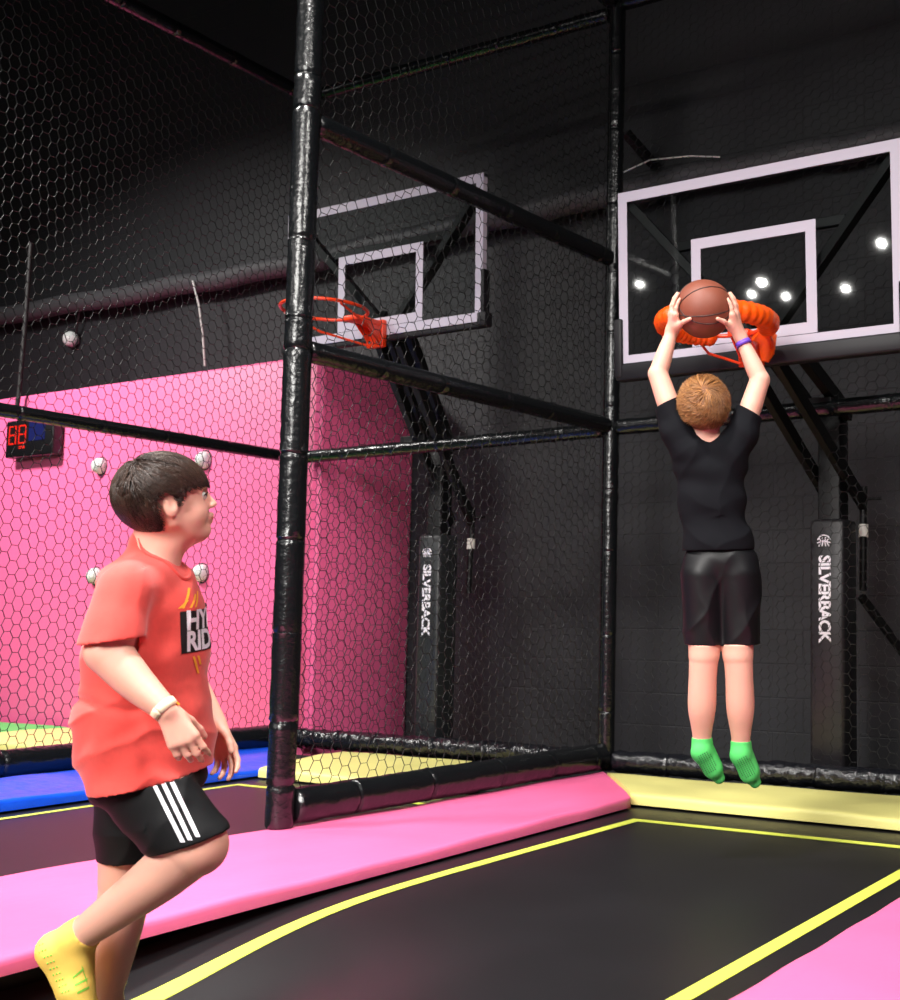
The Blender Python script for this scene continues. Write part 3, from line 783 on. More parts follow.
def relaxed_hand(s, wrist, fwd, palm, side, sc=1.0, curl=(.5, .6, .4), spread=.10, thumb_in=.3, lat=.62):
    """fwd: to the knuckles, palm: the way the palm faces, side: towards the thumb"""
    f = fwd / np.linalg.norm(fwd); p = palm - f * (palm @ f); p /= np.linalg.norm(p); t = np.cross(p, f); t = t if t @ side > 0 else -t
    lens = [(.034, .021, .017), (.038, .024, .018), (.035, .022, .017), (.027, .017, .015)]
    for i in range(4):
        off = (1.5 - i) * .0175 * sc; kn = wrist + f * (.078 - .004 * abs(i - 1)) * sc + t * off
        s.cone(wrist + f * .012 * sc + t * off * .55, kn, .013 * sc, .0108 * sc, .010)
        d = f + t * (1.5 - i) * spread; d /= np.linalg.norm(d); q = kn; pts = [q]; a = 0
        for j in range(3):
            a += curl[j] * (1 + .12 * i); dd = d * math.cos(a) + p * math.sin(a); q = q + dd * lens[i][j] * sc; pts.append(q)
        finger(s, pts, .0083 * sc)
    b = wrist + f * .018 * sc + t * .018 * sc + p * .006 * sc
    k1 = b + (f * .6 + t * lat + p * thumb_in) * .036 * sc; k2 = k1 + (f * .9 + t * .25 + p * thumb_in * 1.2) * .028 * sc; k3 = k2 + (f * .95 + t * .05 + p * thumb_in * 1.2) * .021 * sc
    s.cone(b, k1, .0135 * sc, .0110 * sc, .010); finger(s, [k1, k2, k3], .0098 * sc)

def decal(target, V, Fc, d, off=.0015):
    """drop flat vertices onto a surface along direction d"""
    dg = bpy.context.evaluated_depsgraph_get(); bpy.context.view_layer.update()
    me = target.data; mw = target.matrix_world
    bvh = BVHTree.FromPolygons([mw @ v.co for v in me.vertices], [p.vertices[:] for p in me.polygons])
    d = Vector(d).normalized(); out = []; last = None
    for v in V:
        hit = bvh.ray_cast(Vector(v) - d * .3, d, 1.2)
        if hit[0] is not None: q = hit[0] - d * off; last = (q - Vector(v)).dot(d)
        else: q = Vector(v) + d * (last if last is not None else 0)
        out.append(q[:])
    return out

def strip_grid(a, b, w, n=30, m=2):
    """quad strip between points a and b of width vector w"""
    V = []; Fc = []
    for i in range(n + 1):
        for j in range(m + 1): V.append(a + (b - a) * i / n + w * (j / m - .5))
    for i in range(n):
        for j in range(m): q = i * (m + 1) + j; Fc.append((q, q + 1, q + m + 2, q + m + 1))
    return V, Fc

def hair_strands(cen, ax, rad, flow, N, length, r, name, m, parent, accept, lift=.004, wild=.25, seed=0, seg=7, tip=.004, clump=0.0, stop=None):
    """tapered tubes that follow an ellipsoid scalp. ax rows = local axes, rad = radii"""
    rg = np.random.default_rng(seed); V = []; Fc = []; cnt = 0; tries = 0
    ax = np.array(ax, float); rad = np.array(rad, float)
    while cnt < N and tries < N * 12:
        tries += 1
        u = rg.normal(size=3); u /= np.linalg.norm(u)
        if not accept(u): continue
        cl = np.array([math.sin(u[0] * 9 + u[1] * 5 + seed), math.sin(u[1] * 11 + u[2] * 7 + 2), math.sin(u[2] * 9 + u[0] * 8 + 1)]) * clump
        jit = rg.normal(size=3) * np.array([.05, .0, .05]); wv = rg.normal(size=3) * wild + cl; L = length(u) * rg.uniform(.75, 1.15); q = u.copy(); pts = []
        for k in range(seg + 1):
            t = k / seg
            lf = lift + (.014 * t * t * rg.uniform(.5, 1) if clump > .3 else .005 * math.sin(math.pi * t)) + tip * t
            pts.append(cen + ((q * rad) + q * lf) @ ax)
            f = flow(q) + wv; f -= q * (f @ q); f /= np.linalg.norm(f) + 1e-9
            q2 = q + f * (L / seg) / rad.mean(); q2 /= np.linalg.norm(q2)
            if stop is None or not stop(q2 + jit): q = q2
            else: L *= .3
        n = len(V); T = pts[-1] - pts[0]; A = np.cross(T, [0.3, .2, .9]); A /= np.linalg.norm(A) + 1e-9; B = np.cross(T, A); B /= np.linalg.norm(B) + 1e-9
        for k, p_ in enumerate(pts):
            rr = r * (1 - .85 * (k / seg) ** 2)
            for j in range(3): an = 2.094 * j; V.append(p_ + (A * math.cos(an) + B * math.sin(an)) * rr)
            if k:
                o_ = n + (k - 1) * 3
                for j in range(3): Fc.append((o_ + j, o_ + (j + 1) % 3, o_ + 3 + (j + 1) % 3, o_ + 3 + j))
        cnt += 1
    return fast_obj(name, np.array(V), np.array(Fc), m, parent)

def head(s, hc, f, sd, u, sc, child=.0):
    """adds a head to the field; f forward, sd to the person's right, u up"""
    ax = np.stack([f, sd, u])
    def L(a, b, c): return hc + (f * a + sd * b + u * c) * sc
    r = lambda *q: np.array(q) * sc
    s.ell(L(-.002, 0, .022), r(.094, .073, .080), ax, .01)
    s.ell(L(-.030, 0, -.005), r(.062, .064, .062), ax, .03)
    s.ell(L(.036, 0, -.034), r(.052, .058, .066), ax, .025)
    for e in (-1, 1):
        s.cone(L(.0, e * .044, -.055), L(.060, e * .010, -.092), .022 * sc, .018 * sc, .02)
        s.ell(L(.050, e * .034, -.045), r(.030, .026, .030), ax, .018)
        s.ell(L(.074, e * .026, .018), r(.014, .022, .009), ax, .012)
    s.ell(L(.066, 0, -.090), r(.020, .022, .017), ax, .012)
    s.ell(L(.080, e * 0, .016), r(.012, .020, .014), ax, .012)
    for e in (-1, 1): s.ell(L(.090, e * .030, -.004), r(.013, .014, .011), ax, .012, 's')
    s.cone(L(.086, 0, .004), L(.105, 0, -.028), .0065 * sc, .0085 * sc, .010)
    for e in (-1, 1): s.ell(L(.095, e * .010, -.033), r(.009, .0065, .0065), ax, .006)
    for e in (-1, 1):
        s.cone(L(.086, e * .018, -.058), L(.094, 0, -.055), .0055 * sc, .0065 * sc, .005)
        s.cone(L(.083, e * .016, -.066), L(.089, 0, -.070), .0055 * sc, .0070 * sc, .005)
    for e in (-1, 1):
        s.ell(L(-.006, e * .0745, -.016), r(.019, .010, .032), ax, .005)
        s.ell(L(-.002, e * .085, -.012), r(.009, .006, .017), ax, .004, 's')
    return L, ax

# ------------------------------------------------------------------ boy in red (left)
HB = .0036
D1 = 2.72
b1 = empty('person', FOOT, 'boy in red t-shirt and striped black shorts walking, at left', 'person')
def Q1(x, y, dz=0.0): return P(x, y, D1 + dz)
def pix(X):
    q = X - C_.astype(np.float32); z = q @ F_.astype(np.float32)
    a, b = CX + FPX * (q @ R_.astype(np.float32)) / z, CY - FPX * (q @ U_.astype(np.float32)) / z
    return a + 3.0 * np.sin(b / 13 + 5 * z) + 1.5 * np.sin(b / 5.1 + a / 17), b + 3.0 * np.sin(a / 11 + 7 * z + 1) + 1.2 * np.sin(a / 5.7), z
SA = SDF(); S = SDF()
yaw, tl = math.radians(32), math.radians(9)
f0 = R_ * math.cos(yaw) + F_ * math.sin(yaw); s0 = R_ * math.sin(yaw) - F_ * math.cos(yaw)
fh = f0 * math.cos(tl) + U_ * math.sin(tl); uh = U_ * math.cos(tl) - f0 * math.sin(tl)
HC = Q1(168, 499, .0); HS = .92
L1, AX1 = head(S, HC, fh, s0, uh, HS)
S.cone(Q1(160, 515, .01), Q1(156, 556, .01), .052, .052, .03)
S.cone(L1(.03, 0, -.088), Q1(166, 546, .01), .03, .032, .03)
# torso
body_t = [((146, 582), (.078, .145, .050)), ((150, 612), (.108, .145, .10)), ((147, 655), (.122, .150, .11)), ((145, 705), (.136, .155, .12)), ((145, 760), (.128, .15, .11))]
for (c, r) in body_t: SA.ell(Q1(*c, .01), r, None, .05)
sh, el, wr = Q1(124, 592, -.145), Q1(108, 652, -.20), Q1(167, 711, -.215)
sh2, el2, wr2 = Q1(166, 590, .16), Q1(178, 662, .19), Q1(215, 724, .13)
SA.cone(sh, el, .050, .045, .03); SA.cone(sh2, el2, .048, .044, .03)
S.cone(sh * .3 + el * .7, el, .0465, .045, .004)
chain(S, [el, P(136, 683, D1 - .205), wr], [.0475, .0385, .0255], .006)
relaxed_hand(S, wr + (wr - el) / np.linalg.norm(wr - el) * .005, Q1(184, 742, -.215) - wr, (F_ * .9 + R_ * -.4 + U_ * -.0), R_ * .8 + U_ * .6, .93, (.30, .50, .35), .05, .55, .34)
S.cone(sh2 * .4 + el2 * .6, el2, .044, .044, .004); chain(S, [el2, wr2], [.0445, .027], .006)
relaxed_hand(S, wr2, Q1(227, 755, .12) - wr2, (-F_ * .9 + -R_ * .3), R_ * .9 + U_ * .25, .98, (.22, .38, .28), .10, .25, .45)
# legs
hip, kn, cf, an_ = Q1(148, 790, -.075), Q1(197, 846, -.10), Q1(150, 884, -.09), Q1(77, 938, -.07)
SA.cone(hip, kn, .088, .066, .03); S.cone(hip * .3 + kn * .7, kn, .066, .063, .01); chain(S, [kn, kn * .5 + cf * .5, cf, an_], [.062, .060, .055, .034], .012)
hip2, kn2, an2 = Q1(134, 790, .085), Q1(126, 878, .085), Q1(104, 1004, .07)
SA.cone(hip2, kn2, .085, .058, .03); S.cone(hip2 * .3 + kn2 * .7, kn2, .060, .058, .01); chain(S, [kn2, Q1(119, 925, .075), an2], [.057, .054, .034], .006)
FT = SDF()   # raised foot
FT.cone(an_, Q1(56, 950, -.07), .034, .035, .02).cone(Q1(56, 950, -.07), Q1(74, 993, -.07), .034, .030, .02).cone(an_, Q1(78, 985, -.07), .034, .031, .02).cone(Q1(76, 990, -.06), Q1(92, 1018, -.05), .031, .020, .015).cone(Q1(76, 990, -.09), Q1(88, 1018, -.09), .027, .017, .015)
FT2 = SDF()
h2 = Q1(98, 1046, .07); FT2.cone(an2, h2, .034, .034, .02).cone(h2, Q1(150, 1056, .06), .030, .024, .02).cone(an2, Q1(140, 1050, .06), .034, .022, .02)
for q in FT.p + FT2.p: S.p.append(q)

# shirt
T = SDF()
T.ell(Q1(145, 577, .01), (.084, .150, .050), None, .03).ell(Q1(150, 612, .01), (.118, .155, .105), None, .05).ell(Q1(147, 655, .01), (.133, .160, .11), None, .05)
T.ell(Q1(144, 710, .01), (.150, .168, .12), None, .05).ell(Q1(146, 748, .01), (.144, .170, .10), None, .05).ell(Q1(152, 780, .0), (.122, .186, .085), None, .03)
T.cone(Q1(150, 545, .01), Q1(150, 585, .01), .050, .07, .03)
TR = SDF(); TR.cone(sh + U_ * .004, el + (el - sh) * .3, .056, .073, .0); TR.cone(Q1(148, 580, -.03), sh, .05, .054, .03)
TL = SDF(); TL.cone(sh2, el2 + (el2 - sh2) * .2, .056, .064, .0)
def fold1(X):
    px, py, z = pix(X)
    w = np.clip((py - 675) / 30, 0, 1)
    a = -.0065 * w * ridge((py - 700 - .0045 * (px - 165) ** 2) / 15.0 + z * 4)
    b = .010 * np.exp(-((py - 704 - .12 * (px - 80)) / 5) ** 2) * np.clip((185 - px) / 60, 0, 1)
    c = -.004 * np.clip((655 - py) / 50, 0, 1) * ridge((px * .95 + py * .35) / 22 + 5 * z) * (py > 570)
    d = .002 * np.sin((px * .3 - py * .9) / 16 + 20 * z) + .0015 * np.sin((px + .4 * py) / 7 + 9 * z)
    return (a + b + c + d + .003).astype(np.float32)
hemn = -(U_ * 1.0 + R_ * -.17)
neck_sub = SDF().cone(Q1(172, 510, .01), Q1(164, 536, .01), .052, .052)
far_n = el2 - sh2
shirtC = Cloth([(T, [(Q1(143, 779.5, .0), hemn)]), (TR, [(Q1(112, 641, -.2), (-U_ * 1.0 + R_ * .12))]), (TL, [(sh2 + far_n * .80, far_n)])], neck_sub, fold1, .008, .03)
shirt = mesh_cloth(shirtC, HB, 't_shirt', 'red', b1)
# collar laid on the edge of the neckline
bpy.context.view_layer.update()
bv = BVHTree.FromPolygons([v.co[:] for v in shirt.data.vertices], [p.vertices[:] for p in shirt.data.polygons]); mwi = shirt.matrix_world
bv = BVHTree.FromPolygons([(mwi @ v.co)[:] for v in shirt.data.vertices], [p.vertices[:] for p in shirt.data.polygons])
ring = []; nb = Q1(164, 536, .01)
for a in np.linspace(0, 2 * math.pi, 36, endpoint=False):
    st = nb + (R_ * math.cos(a) + F_ * math.sin(a)) * .0555 + U_ * .10
    hh = bv.ray_cast(Vector(st), Vector(-U_), .3)
    if hh[0] is not None: ring.append(np.array(hh[0]) + U_ * .001)
if len(ring) > 20: MB().tube(ring, .0048, 8, closed=True).build('collar', 'red', shirt, True)

# shorts
K = SDF()
K.ell(Q1(149, 780, .01), (.122, .150, .07), None, .03)
K.cone(Q1(152, 794, -.07), Q1(195, 845, -.10), .092, .080, .02)
K2 = SDF(); K2.cone(Q1(137, 790, .085), Q1(130, 872, .085), .092, .074, .0)
def fold2(X):
    px, py, z = pix(X)
    return (-.005 * ridge((px * .7 + py * .45) / 17 + 6 * z) + .002 * np.sin((px - py) / 14) - .004 * ridge((px * .2 - py) / 19 + 3 * z) * (px < 150)).astype(np.float32)
hn1 = -(U_ * .96 - R_ * .30)
shortC = Cloth([(K, [(Q1(190, 842, -.1), hn1), (Q1(142, 757, 0), U_)]), (K2, [(Q1(125, 857, .085), -U_), (Q1(142, 757, 0), U_)])], None, fold2, .008)
sho = mesh_cloth(shortC, HB, 'shorts', 'shorts', b1, 2, (shirtC, .004, (Q1(143, 779.5, .0), hemn)))
for (xa, ya, xb, yb_) in ((148, 775, 184, 847), (158.5, 773, 192.5, 844.5), (168.5, 771, 201.5, 841)):
    a, b = P(xa, ya, D1 - .5), P(xb, yb_, D1 - .5); V, Fc = strip_grid(a, b, R_ * .0125 * (D1 - .5) / D1 * 1.0, 40, 3)
    V = decal(sho, V, Fc, (P(175, 810, D1) - C_), .002)
    so = obj('stripe', V, Fc, 'white', sho)
    sm = so.modifiers.new('thick', 'SOLIDIFY'); sm.thickness = .0015; sm.offset = 0
mesh_body(SA, S, HB, 'body', 'skin', b1, [shirtC, shortC])

# socks
def sock(F0, m, name, cutp, cutn, grow=.0035, parent=None, cc=None, cr=.2):
    G = F0.grow(grow); lo, hi = bounds(G); D = evaluate(G, lo, hi, HB); X = coords(lo, D.shape, HB)
    cutn = np.array(cutn) / np.linalg.norm(cutn); d = (X - np.array(cutp, np.float32)) @ cutn.astype(np.float32); D = np.maximum(D, d)
    V, Q = nets(D.astype(np.float32), lo, HB, 2); return fast_obj(name, V, Q, m, parent)
calf_dir = Q1(150, 885, -.09) - an_
FTs = SDF(); FTs.p = list(FT.p); FTs.cone(an_, an_ + calf_dir * .5, .035, .045, .01)
sk = sock(FTs, 'socky', 'sock', an_ + calf_dir / np.linalg.norm(calf_dir) * .030, calf_dir, .0035, b1)
calf2 = Q1(118, 925, .075) - an2; FTs2 = SDF(); FTs2.p = list(FT2.p); FTs2.cone(an2, an2 + calf2 * .4, .034, .042, .01)
sock(FTs2, 'socky', 'sock', an2 - U_ * .005, calf2, .0035, b1)
def dots(target, pts, d, rr, m, name, parent):
    mb = MB(); V = decal(target, pts, [], d, .0)
    for v in V: mb.ball(v, rr, 8, 5)
    return mb.build(name, m, parent, True)
gp = []
for i in range(9):
    for j in range(3):
        x, y = 37 + i * 3.2 + j * 3.4 + (-2.5 if i < 2 else 0), 944 + i * 6.3 + (j * -1.2); gp.append(P(x, y, D1 - .3))
dots(sk, gp, P(60, 970, D1) - C_, .0022, 'dotg', 'grip_dot', sk)
V, Fc = strip_grid(P(88, 960, D1 - .3), P(77, 990, D1 - .3), R_ * .012, 8, 2)
mb = MB()
for q in ((72, 978, 84, 968), (74, 986, 88, 979), (77, 994, 90, 988), (82, 965, 88, 984)):
    V, Fc = strip_grid(P(q[0], q[1], D1 - .3), P(q[2], q[3], D1 - .3), U_ * .0055, 8, 1); mb.add(decal(sk, V, Fc, P(80, 980, D1) - C_, .001), Fc)
mb.build('sock_print', 'dotg', sk)

# paper wristband
wd_ = (wr - el) / np.linalg.norm(wr - el); wa = np.cross(wd_, U_); wa /= np.linalg.norm(wa); wbv = np.cross(wd_, wa)
wc_ = wr - wd_ * .006
ringr = .0288
Vw = []; Fw = []
for i in range(33):
    a = 2 * math.pi * i / 32
    for t, rr in ((-.010, ringr), (.010, ringr - .002)): Vw.append(wc_ + wd_ * t + (wa * math.cos(a) + wbv * math.sin(a)) * rr)
for i in range(32): Fw.append((2 * i, 2 * i + 1, 2 * i + 3, 2 * i + 2))
wb_o = obj('wristband', Vw, Fw, 'wband', b1, True); md = wb_o.modifiers.new('thick', 'SOLIDIFY'); md.thickness = .0008
V, Fc = strip_grid(P(163, 715, 2.2), P(180, 702, 2.2), wd_ * .009, 10, 1)
obj('wristband_print', decal(wb_o, V, Fc, P(170, 708, D1) - C_, .001), Fc, 'wborg', wb_o)

# shirt print
fr_dir = (R_ * .80 - F_ * .60); fr_s = np.cross(fr_dir, U_); fr_s /= np.linalg.norm(fr_s)   # image right along the chest
fr_s = fr_s if fr_s @ R_ < 0 else fr_s
along = (R_ * .60 + F_ * .80)
pc = Q1(197, 634, -.09)
def chest(V, Fc, sx=0, sz=0, sc=1):
    W_ = [pc + along * (v[0] * sc + sx) + U_ * (v[1] * sc + sz) + fr_dir * .10 for v in V]
    return decal(shirt, W_, Fc, -fr_dir, .002)
Vb, Fb = [], []
nx, ny = 26, 16
for j in range(ny + 1):
    for i in range(nx + 1): Vb.append((-.055 + .19 * i / nx, -.048 + .096 * j / ny, 0))
for j in range(ny):
    for i in range(nx): Fb.append((j * (nx + 1) + i, j * (nx + 1) + i + 1, (j + 1) * (nx + 1) + i + 1, (j + 1) * (nx + 1) + i))
V = chest(Vb, Fb, .047); 
po = obj('shirt_print', V, Fb, 'ink', shirt, True)
for s_, z_ in (('HYP', .024), ('RID', -.024)):
    V, Fc = text_mesh(s_, .062, .0022, 0, .95); mx_ = min(v[0] for v in V); V = [(v[0] - mx_ - .047 + .055, v[1], 0) for v in V]
    W_ = [pc + along * v[0] + U_ * (v[1] + z_) + fr_dir * .10 for v in V]
    obj('lettering', decal(shirt, W_, Fc, -fr_dir, .0036), Fc, 'white', po)
mb = MB()
for (xa, za, xb, zb2) in ((.0, .055, .03, .10), (.02, .055, .045, .085), (.035, .055, .06, .09), (-.01, .055, .015, .072), (.03, -.058, .05, -.10), (.045, -.058, .055, -.08)):
    a = pc + along * xa + U_ * za + fr_dir * .1; b = pc + along * xb + U_ * zb2 + fr_dir * .1; V, Fc = strip_grid(a, b, along * .007, 8, 1); obj('flame_print', decal(shirt, V, Fc, -fr_dir, .002), Fc, 'yel', po)

# face details
for e in (1, -1):
    MB().tube([L1(.080, e * .044, -.003), L1(.0885, e * .036, .003), L1(.0905, e * .028, .0035), L1(.089, e * .018, -.001)], .0016, 6).build('eyelashes', 'ink', b1, True)
    eb = MB().ball(L1(.0745, e * .030, -.004), .0125 * HS, 16, 10).build('eye', 'eye', b1, True)
    MB().ball(L1(.0818, e * .0300, -.0035), .0072 * HS, 12, 8).build('iris', 'iris', eb, True)
    MB().tube([L1(.078, e * .046, .019), L1(.090, e * .032, .024), L1(.092, e * .014, .020)], [.002, .0032, .002], 6).build('eyebrow', 'hair1', b1, True)
MB().tube([L1(.081, .021, -.061), L1(.0935, .010, -.0622), L1(.0955, 0, -.0622), L1(.0935, -.010, -.0622), L1(.081, -.021, -.061)], [.002, .0035, .0042, .0035, .002], 8).build('lips', 'lip', b1, True)

# hair
hcen = L1(-.014, 0, .0175)
HR = np.array((.107, .0835, .0975)) * HS
def nohair(u):
    a, b, c = u
    return (a > .26 + .45 * max(0, c + .35) and c < .03 + .04 * a) or ((a + .02) / .20) ** 2 + ((c + .36) / .36) ** 2 < 1 or (a > -.16 and c < -.38) or (c < -1.02 + .40 * (a + .5))
H = SDF(); H.ell(hcen, HR - .002, AX1, .01)
lo, hi = bounds(H); D = evaluate(H, lo, hi, HB); X = coords(lo, D.shape, HB); q = X - hcen.astype(np.float32)
a = q @ fh.astype(np.float32) / HR[0]; b = q @ s0.astype(np.float32) / HR[1]; c = q @ uh.astype(np.float32) / HR[2]
D = np.maximum(D, np.minimum(a - .25 - .45 * np.maximum(0, c + .35), .06 - c) * .09); D = np.maximum(D, (.95 - np.sqrt(((a + .02) / .20) ** 2 + ((c + .36) / .36) ** 2)) * .02); D = np.maximum(D, np.minimum(a + .17, -.40 - c) * .09); D = np.maximum(D, -(c + 1.0 - .40 * (a + .5)) * .09)
V, Q = nets(D.astype(np.float32), lo, HB, 2); hc_o = fast_obj('hair', V, Q, 'hair1d', b1)
def acc1(u): return not nohair(u)
def flow1(q):
    a, b, c = q; fwdish = np.array([.9, .25 * (1 if b > 0 else -1), -.30 - .3 * (abs(b) > .45)]); dn = np.array([-.05, 0, -1.0])
    t = 1 / (1 + math.exp(-(a + .35) * 6)); return fwdish * t + dn * (1 - t)
hair_strands(hcen, AX1, HR, flow1, 6500, lambda u: .070 if u[0] > 0 else .055, .0011, 'hair_strand', 'hair1', hc_o, acc1, .001, .14, 3, 7, .004, .16, nohair)['kind'] = 'stuff'

# ------------------------------------------------------------------ jumping boy (right)
D2 = 4.30
def Q2(x, y, dz=0.0): return P(x, y, D2 + dz)
BALLC = Q2(704, 309, .06); BR = .1085
b2 = empty('person', Q2(720, 787, 0) , 'boy in black t-shirt and green socks jumping with a basketball', 'person')
S = SDF(); SA = SDF()
fh2 = F_ * math.cos(.35) + U_ * math.sin(.35); uh2 = U_ * math.cos(.35) - F_ * math.sin(.35); fh2 = fh2 * .995 - R_ * .06
fh2 /= np.linalg.norm(fh2); uh2 -= fh2 * (uh2 @ fh2); uh2 /= np.linalg.norm(uh2); sh_r = np.cross(fh2, uh2)
HC2 = Q2(703.5, 407, -.01); H2 = .96
L2, AX2 = head(S, HC2, fh2, sh_r, uh2, H2)
S.cone(Q2(705, 415, .0), Q2(707, 452, .01), .046, .052, .03)
for c, r in (((709, 462), (.125, .072, .055)), ((712, 495), (.122, .078, .085)), ((716, 530), (.118, .075, .075)), ((720, 560), (.125, .085, .07))): SA.ell(Q2(*c, .01), r, None, .05)
# arms
aL = (Q2(678, 432, .0), Q2(658, 374, .035), Q2(672, 331, .05)); aR = (Q2(741, 436, .0), Q2(760, 380, .035), Q2(741, 338, .05))
for A in (aL, aR):
    SA.cone(Q2(705, 456, .01), A[0], .050, .044, .04); SA.cone(A[0], A[1], .044, .036, .02); chain(S, [A[0] * .45 + A[1] * .55, A[1]], [.0395, .0355], .004)
    chain(S, [A[1], A[1] * .6 + A[2] * .4, A[2]], [.0355, .0325, .0215], .010)
# hands round the ball
def ballpt(d, off): d = np.array(d, float); d /= np.linalg.norm(d); return BALLC + (R_ * d[0] + F_ * d[1] + U_ * d[2]) * (BR + off)
for sx, A in ((-1, aL), (1, aR)):
    wrp = A[2]; base = ballpt((sx * .93, -.30, -.62), .018)
    tips = [(-.80, -.62, .22), (-.90, -.42, .48), (-.95, -.08, .55), (-.97, .28, .40)]
    kns = [(-.93, -.52, -.28), (-1.0, -.30, -.18), (-1.0, -.05, -.18), (-1.0, .20, -.26)]
    for i in range(4):
        t = np.array(tips[i]) * [-sx, 1, 1]; k_ = np.array(kns[i]) * [-sx, 1, 1]; t /= np.linalg.norm(t); k_ /= np.linalg.norm(k_)
        kp = ballpt(k_, .016); S.cone(base, kp, .014, .0105, .010); S.cone(wrp, kp, .018, .0105, .012)
        finger(S, [kp, ballpt(k_ * .62 + t * .38, .0135), ballpt(k_ * .28 + t * .72, .0095), ballpt(t, .0065)], .0088, .004)
    S.cone(wrp, base, .021, .017, .015)
    th = [ballpt((sx * .88, -.52, -.66), .014), ballpt((sx * .74, -.74, -.60), .012), ballpt((sx * .50, -.90, -.52), .008)]
    S.cone(base, th[0], .015, .012, .010); finger(S, th, .0100, .004)
# legs
lL = (Q2(704, 580, .0), Q2(704, 655, -.015), Q2(702, 690, -.01), Q2(702, 742, .02)); lR = (Q2(737, 580, .0), Q2(738, 655, -.02), Q2(740, 690, -.015), Q2(741, 745, .015))
for A in (lL, lR):
    SA.cone(A[0], A[1], .076, .056, .02); chain(S, [A[1], A[1] * .4 + A[2] * .6, A[2] * .7 + A[3] * .3, A[2] * .3 + A[3] * .7, A[3]], [.0545, .0515, .052, .040, .0315], .005)
FL = SDF(); FL.cone(lL[3], Q2(701, 752, .0), .031, .033, .015).cone(Q2(701, 752, .0), Q2(713, 770, .02), .030, .030, .015).cone(lL[3], Q2(714, 766, .04), .030, .028, .015).cone(Q2(712, 768, .03), Q2(719, 778, .04), .030, .019, .012)
FR = SDF(); FR.cone(lR[3], Q2(740, 755, -.005), .031, .033, .015).cone(Q2(740, 755, -.005), Q2(749, 774, .01), .030, .031, .015).cone(lR[3], Q2(751, 770, .03), .030, .029, .015).cone(Q2(749, 772, .02), Q2(755, 782, .03), .031, .019, .012)
for q in FL.p + FR.p: S.p.append(q)

T = SDF()
T.ell(Q2(706, 449, .01), (.095, .070, .038), None, .04)
T.ell(Q2(710, 468, .01), (.142, .086, .070), None, .05).ell(Q2(712, 500, .01), (.130, .090, .150), None, .04).ell(Q2(718, 545, .01), (.136, .096, .130), None, .04)
TS = []
for A, hp, hn in ((aL, Q2(665.5, 403.5, .02), (-R_ * .45 + U_ * .9)), (aR, Q2(750, 411.5, .02), (R_ * .5 + U_ * .87))):
    G = SDF(); G.cone(A[0] + (np.array(Q2(709, 480)) - A[0]) * .35, A[0], .075, .062, 0); G.cone(A[0], A[0] * .2 + A[1] * .8, .060, .052, .02); TS.append((G, [(hp, hn)]))
def fold3(X):
    px, py, z = pix(X)
    return (-.004 * ridge((py + .7 * np.abs(px - 716)) / 12 + 4 * z) * np.clip((py - 480) / 50, .1, 1) - .004 * ridge((px + py * .35) / 15 + 3) * (py < 520) + .0015 * np.sin((px * .6 - py * .8) / 4.5) + .002).astype(np.float32)
neck2 = SDF().cone(Q2(703, 412, -.01), Q2(706, 433, -.01), .050, .050)
teeC = Cloth([(T, [(Q2(719, 550, 0), -U_ + R_ * .02)])] + TS, neck2, fold3, .008, .03)
t2 = mesh_cloth(teeC, HB, 't_shirt', 'blk', b2)
K = SDF(); K.ell(Q2(721, 560, .01), (.140, .092, .085), None, .03); KL = []
for x0_, x1_ in ((703, 704), (738, 741)):
    G = SDF(); G.cone(Q2(x0_, 575, .0), Q2(x1_, 652, .0), .086, .072, 0); KL.append((G, [(Q2(720, 644, 0), -U_)]))
def fold4(X):
    px, py, z = pix(X)
    return (-.007 * ridge((py * .6 + 1.0 * px) / 16 + 5 * z) * np.clip((py - 540) / 40, 0, 1) - .006 * ridge((px - .35 * py) / 13.0) * np.clip((py - 580) / 50, 0, 1) + .003).astype(np.float32)
shC2 = Cloth([(K, [(Q2(720, 543, 0), U_), (Q2(720, 600, 0), -U_)])] + KL, None, fold4, .008, .02)
mesh_cloth(shC2, HB, 'shorts', 'satin', b2)
mesh_body(SA, S, HB, 'body', 'skin2', b2, [teeC, shC2])
for Fs, A, cy in ((FL, lL, 738), (FR, lR, 741)):
    G = SDF(); G.p = list(Fs.p); G.cone(A[3], A[3] * .6 + A[2] * .4, .0315, .038, .01)
    so = sock(G, 'sockg', 'sock', Q2(705, cy, 0), U_, .0035, b2)
    gp = []
    cx_, cy_ = (707, 762) if A is lL else (746, 766)
    for i in range(-5, 6):
        for j in range(-3, 4):
            x = cx_ + i * 2.1 * .45 + j * 2.6 * .85; y = cy_ + i * 2.1 * .9 - j * 2.6 * .45 + 1
            if (i / 6.5) ** 2 + (j / 3.5) ** 2 < 1: gp.append(P(x, y, D2 - .4))
    dots(so, gp, P(cx_, cy_, D2) - C_, .0022, 'dotd', 'grip_dot', so)
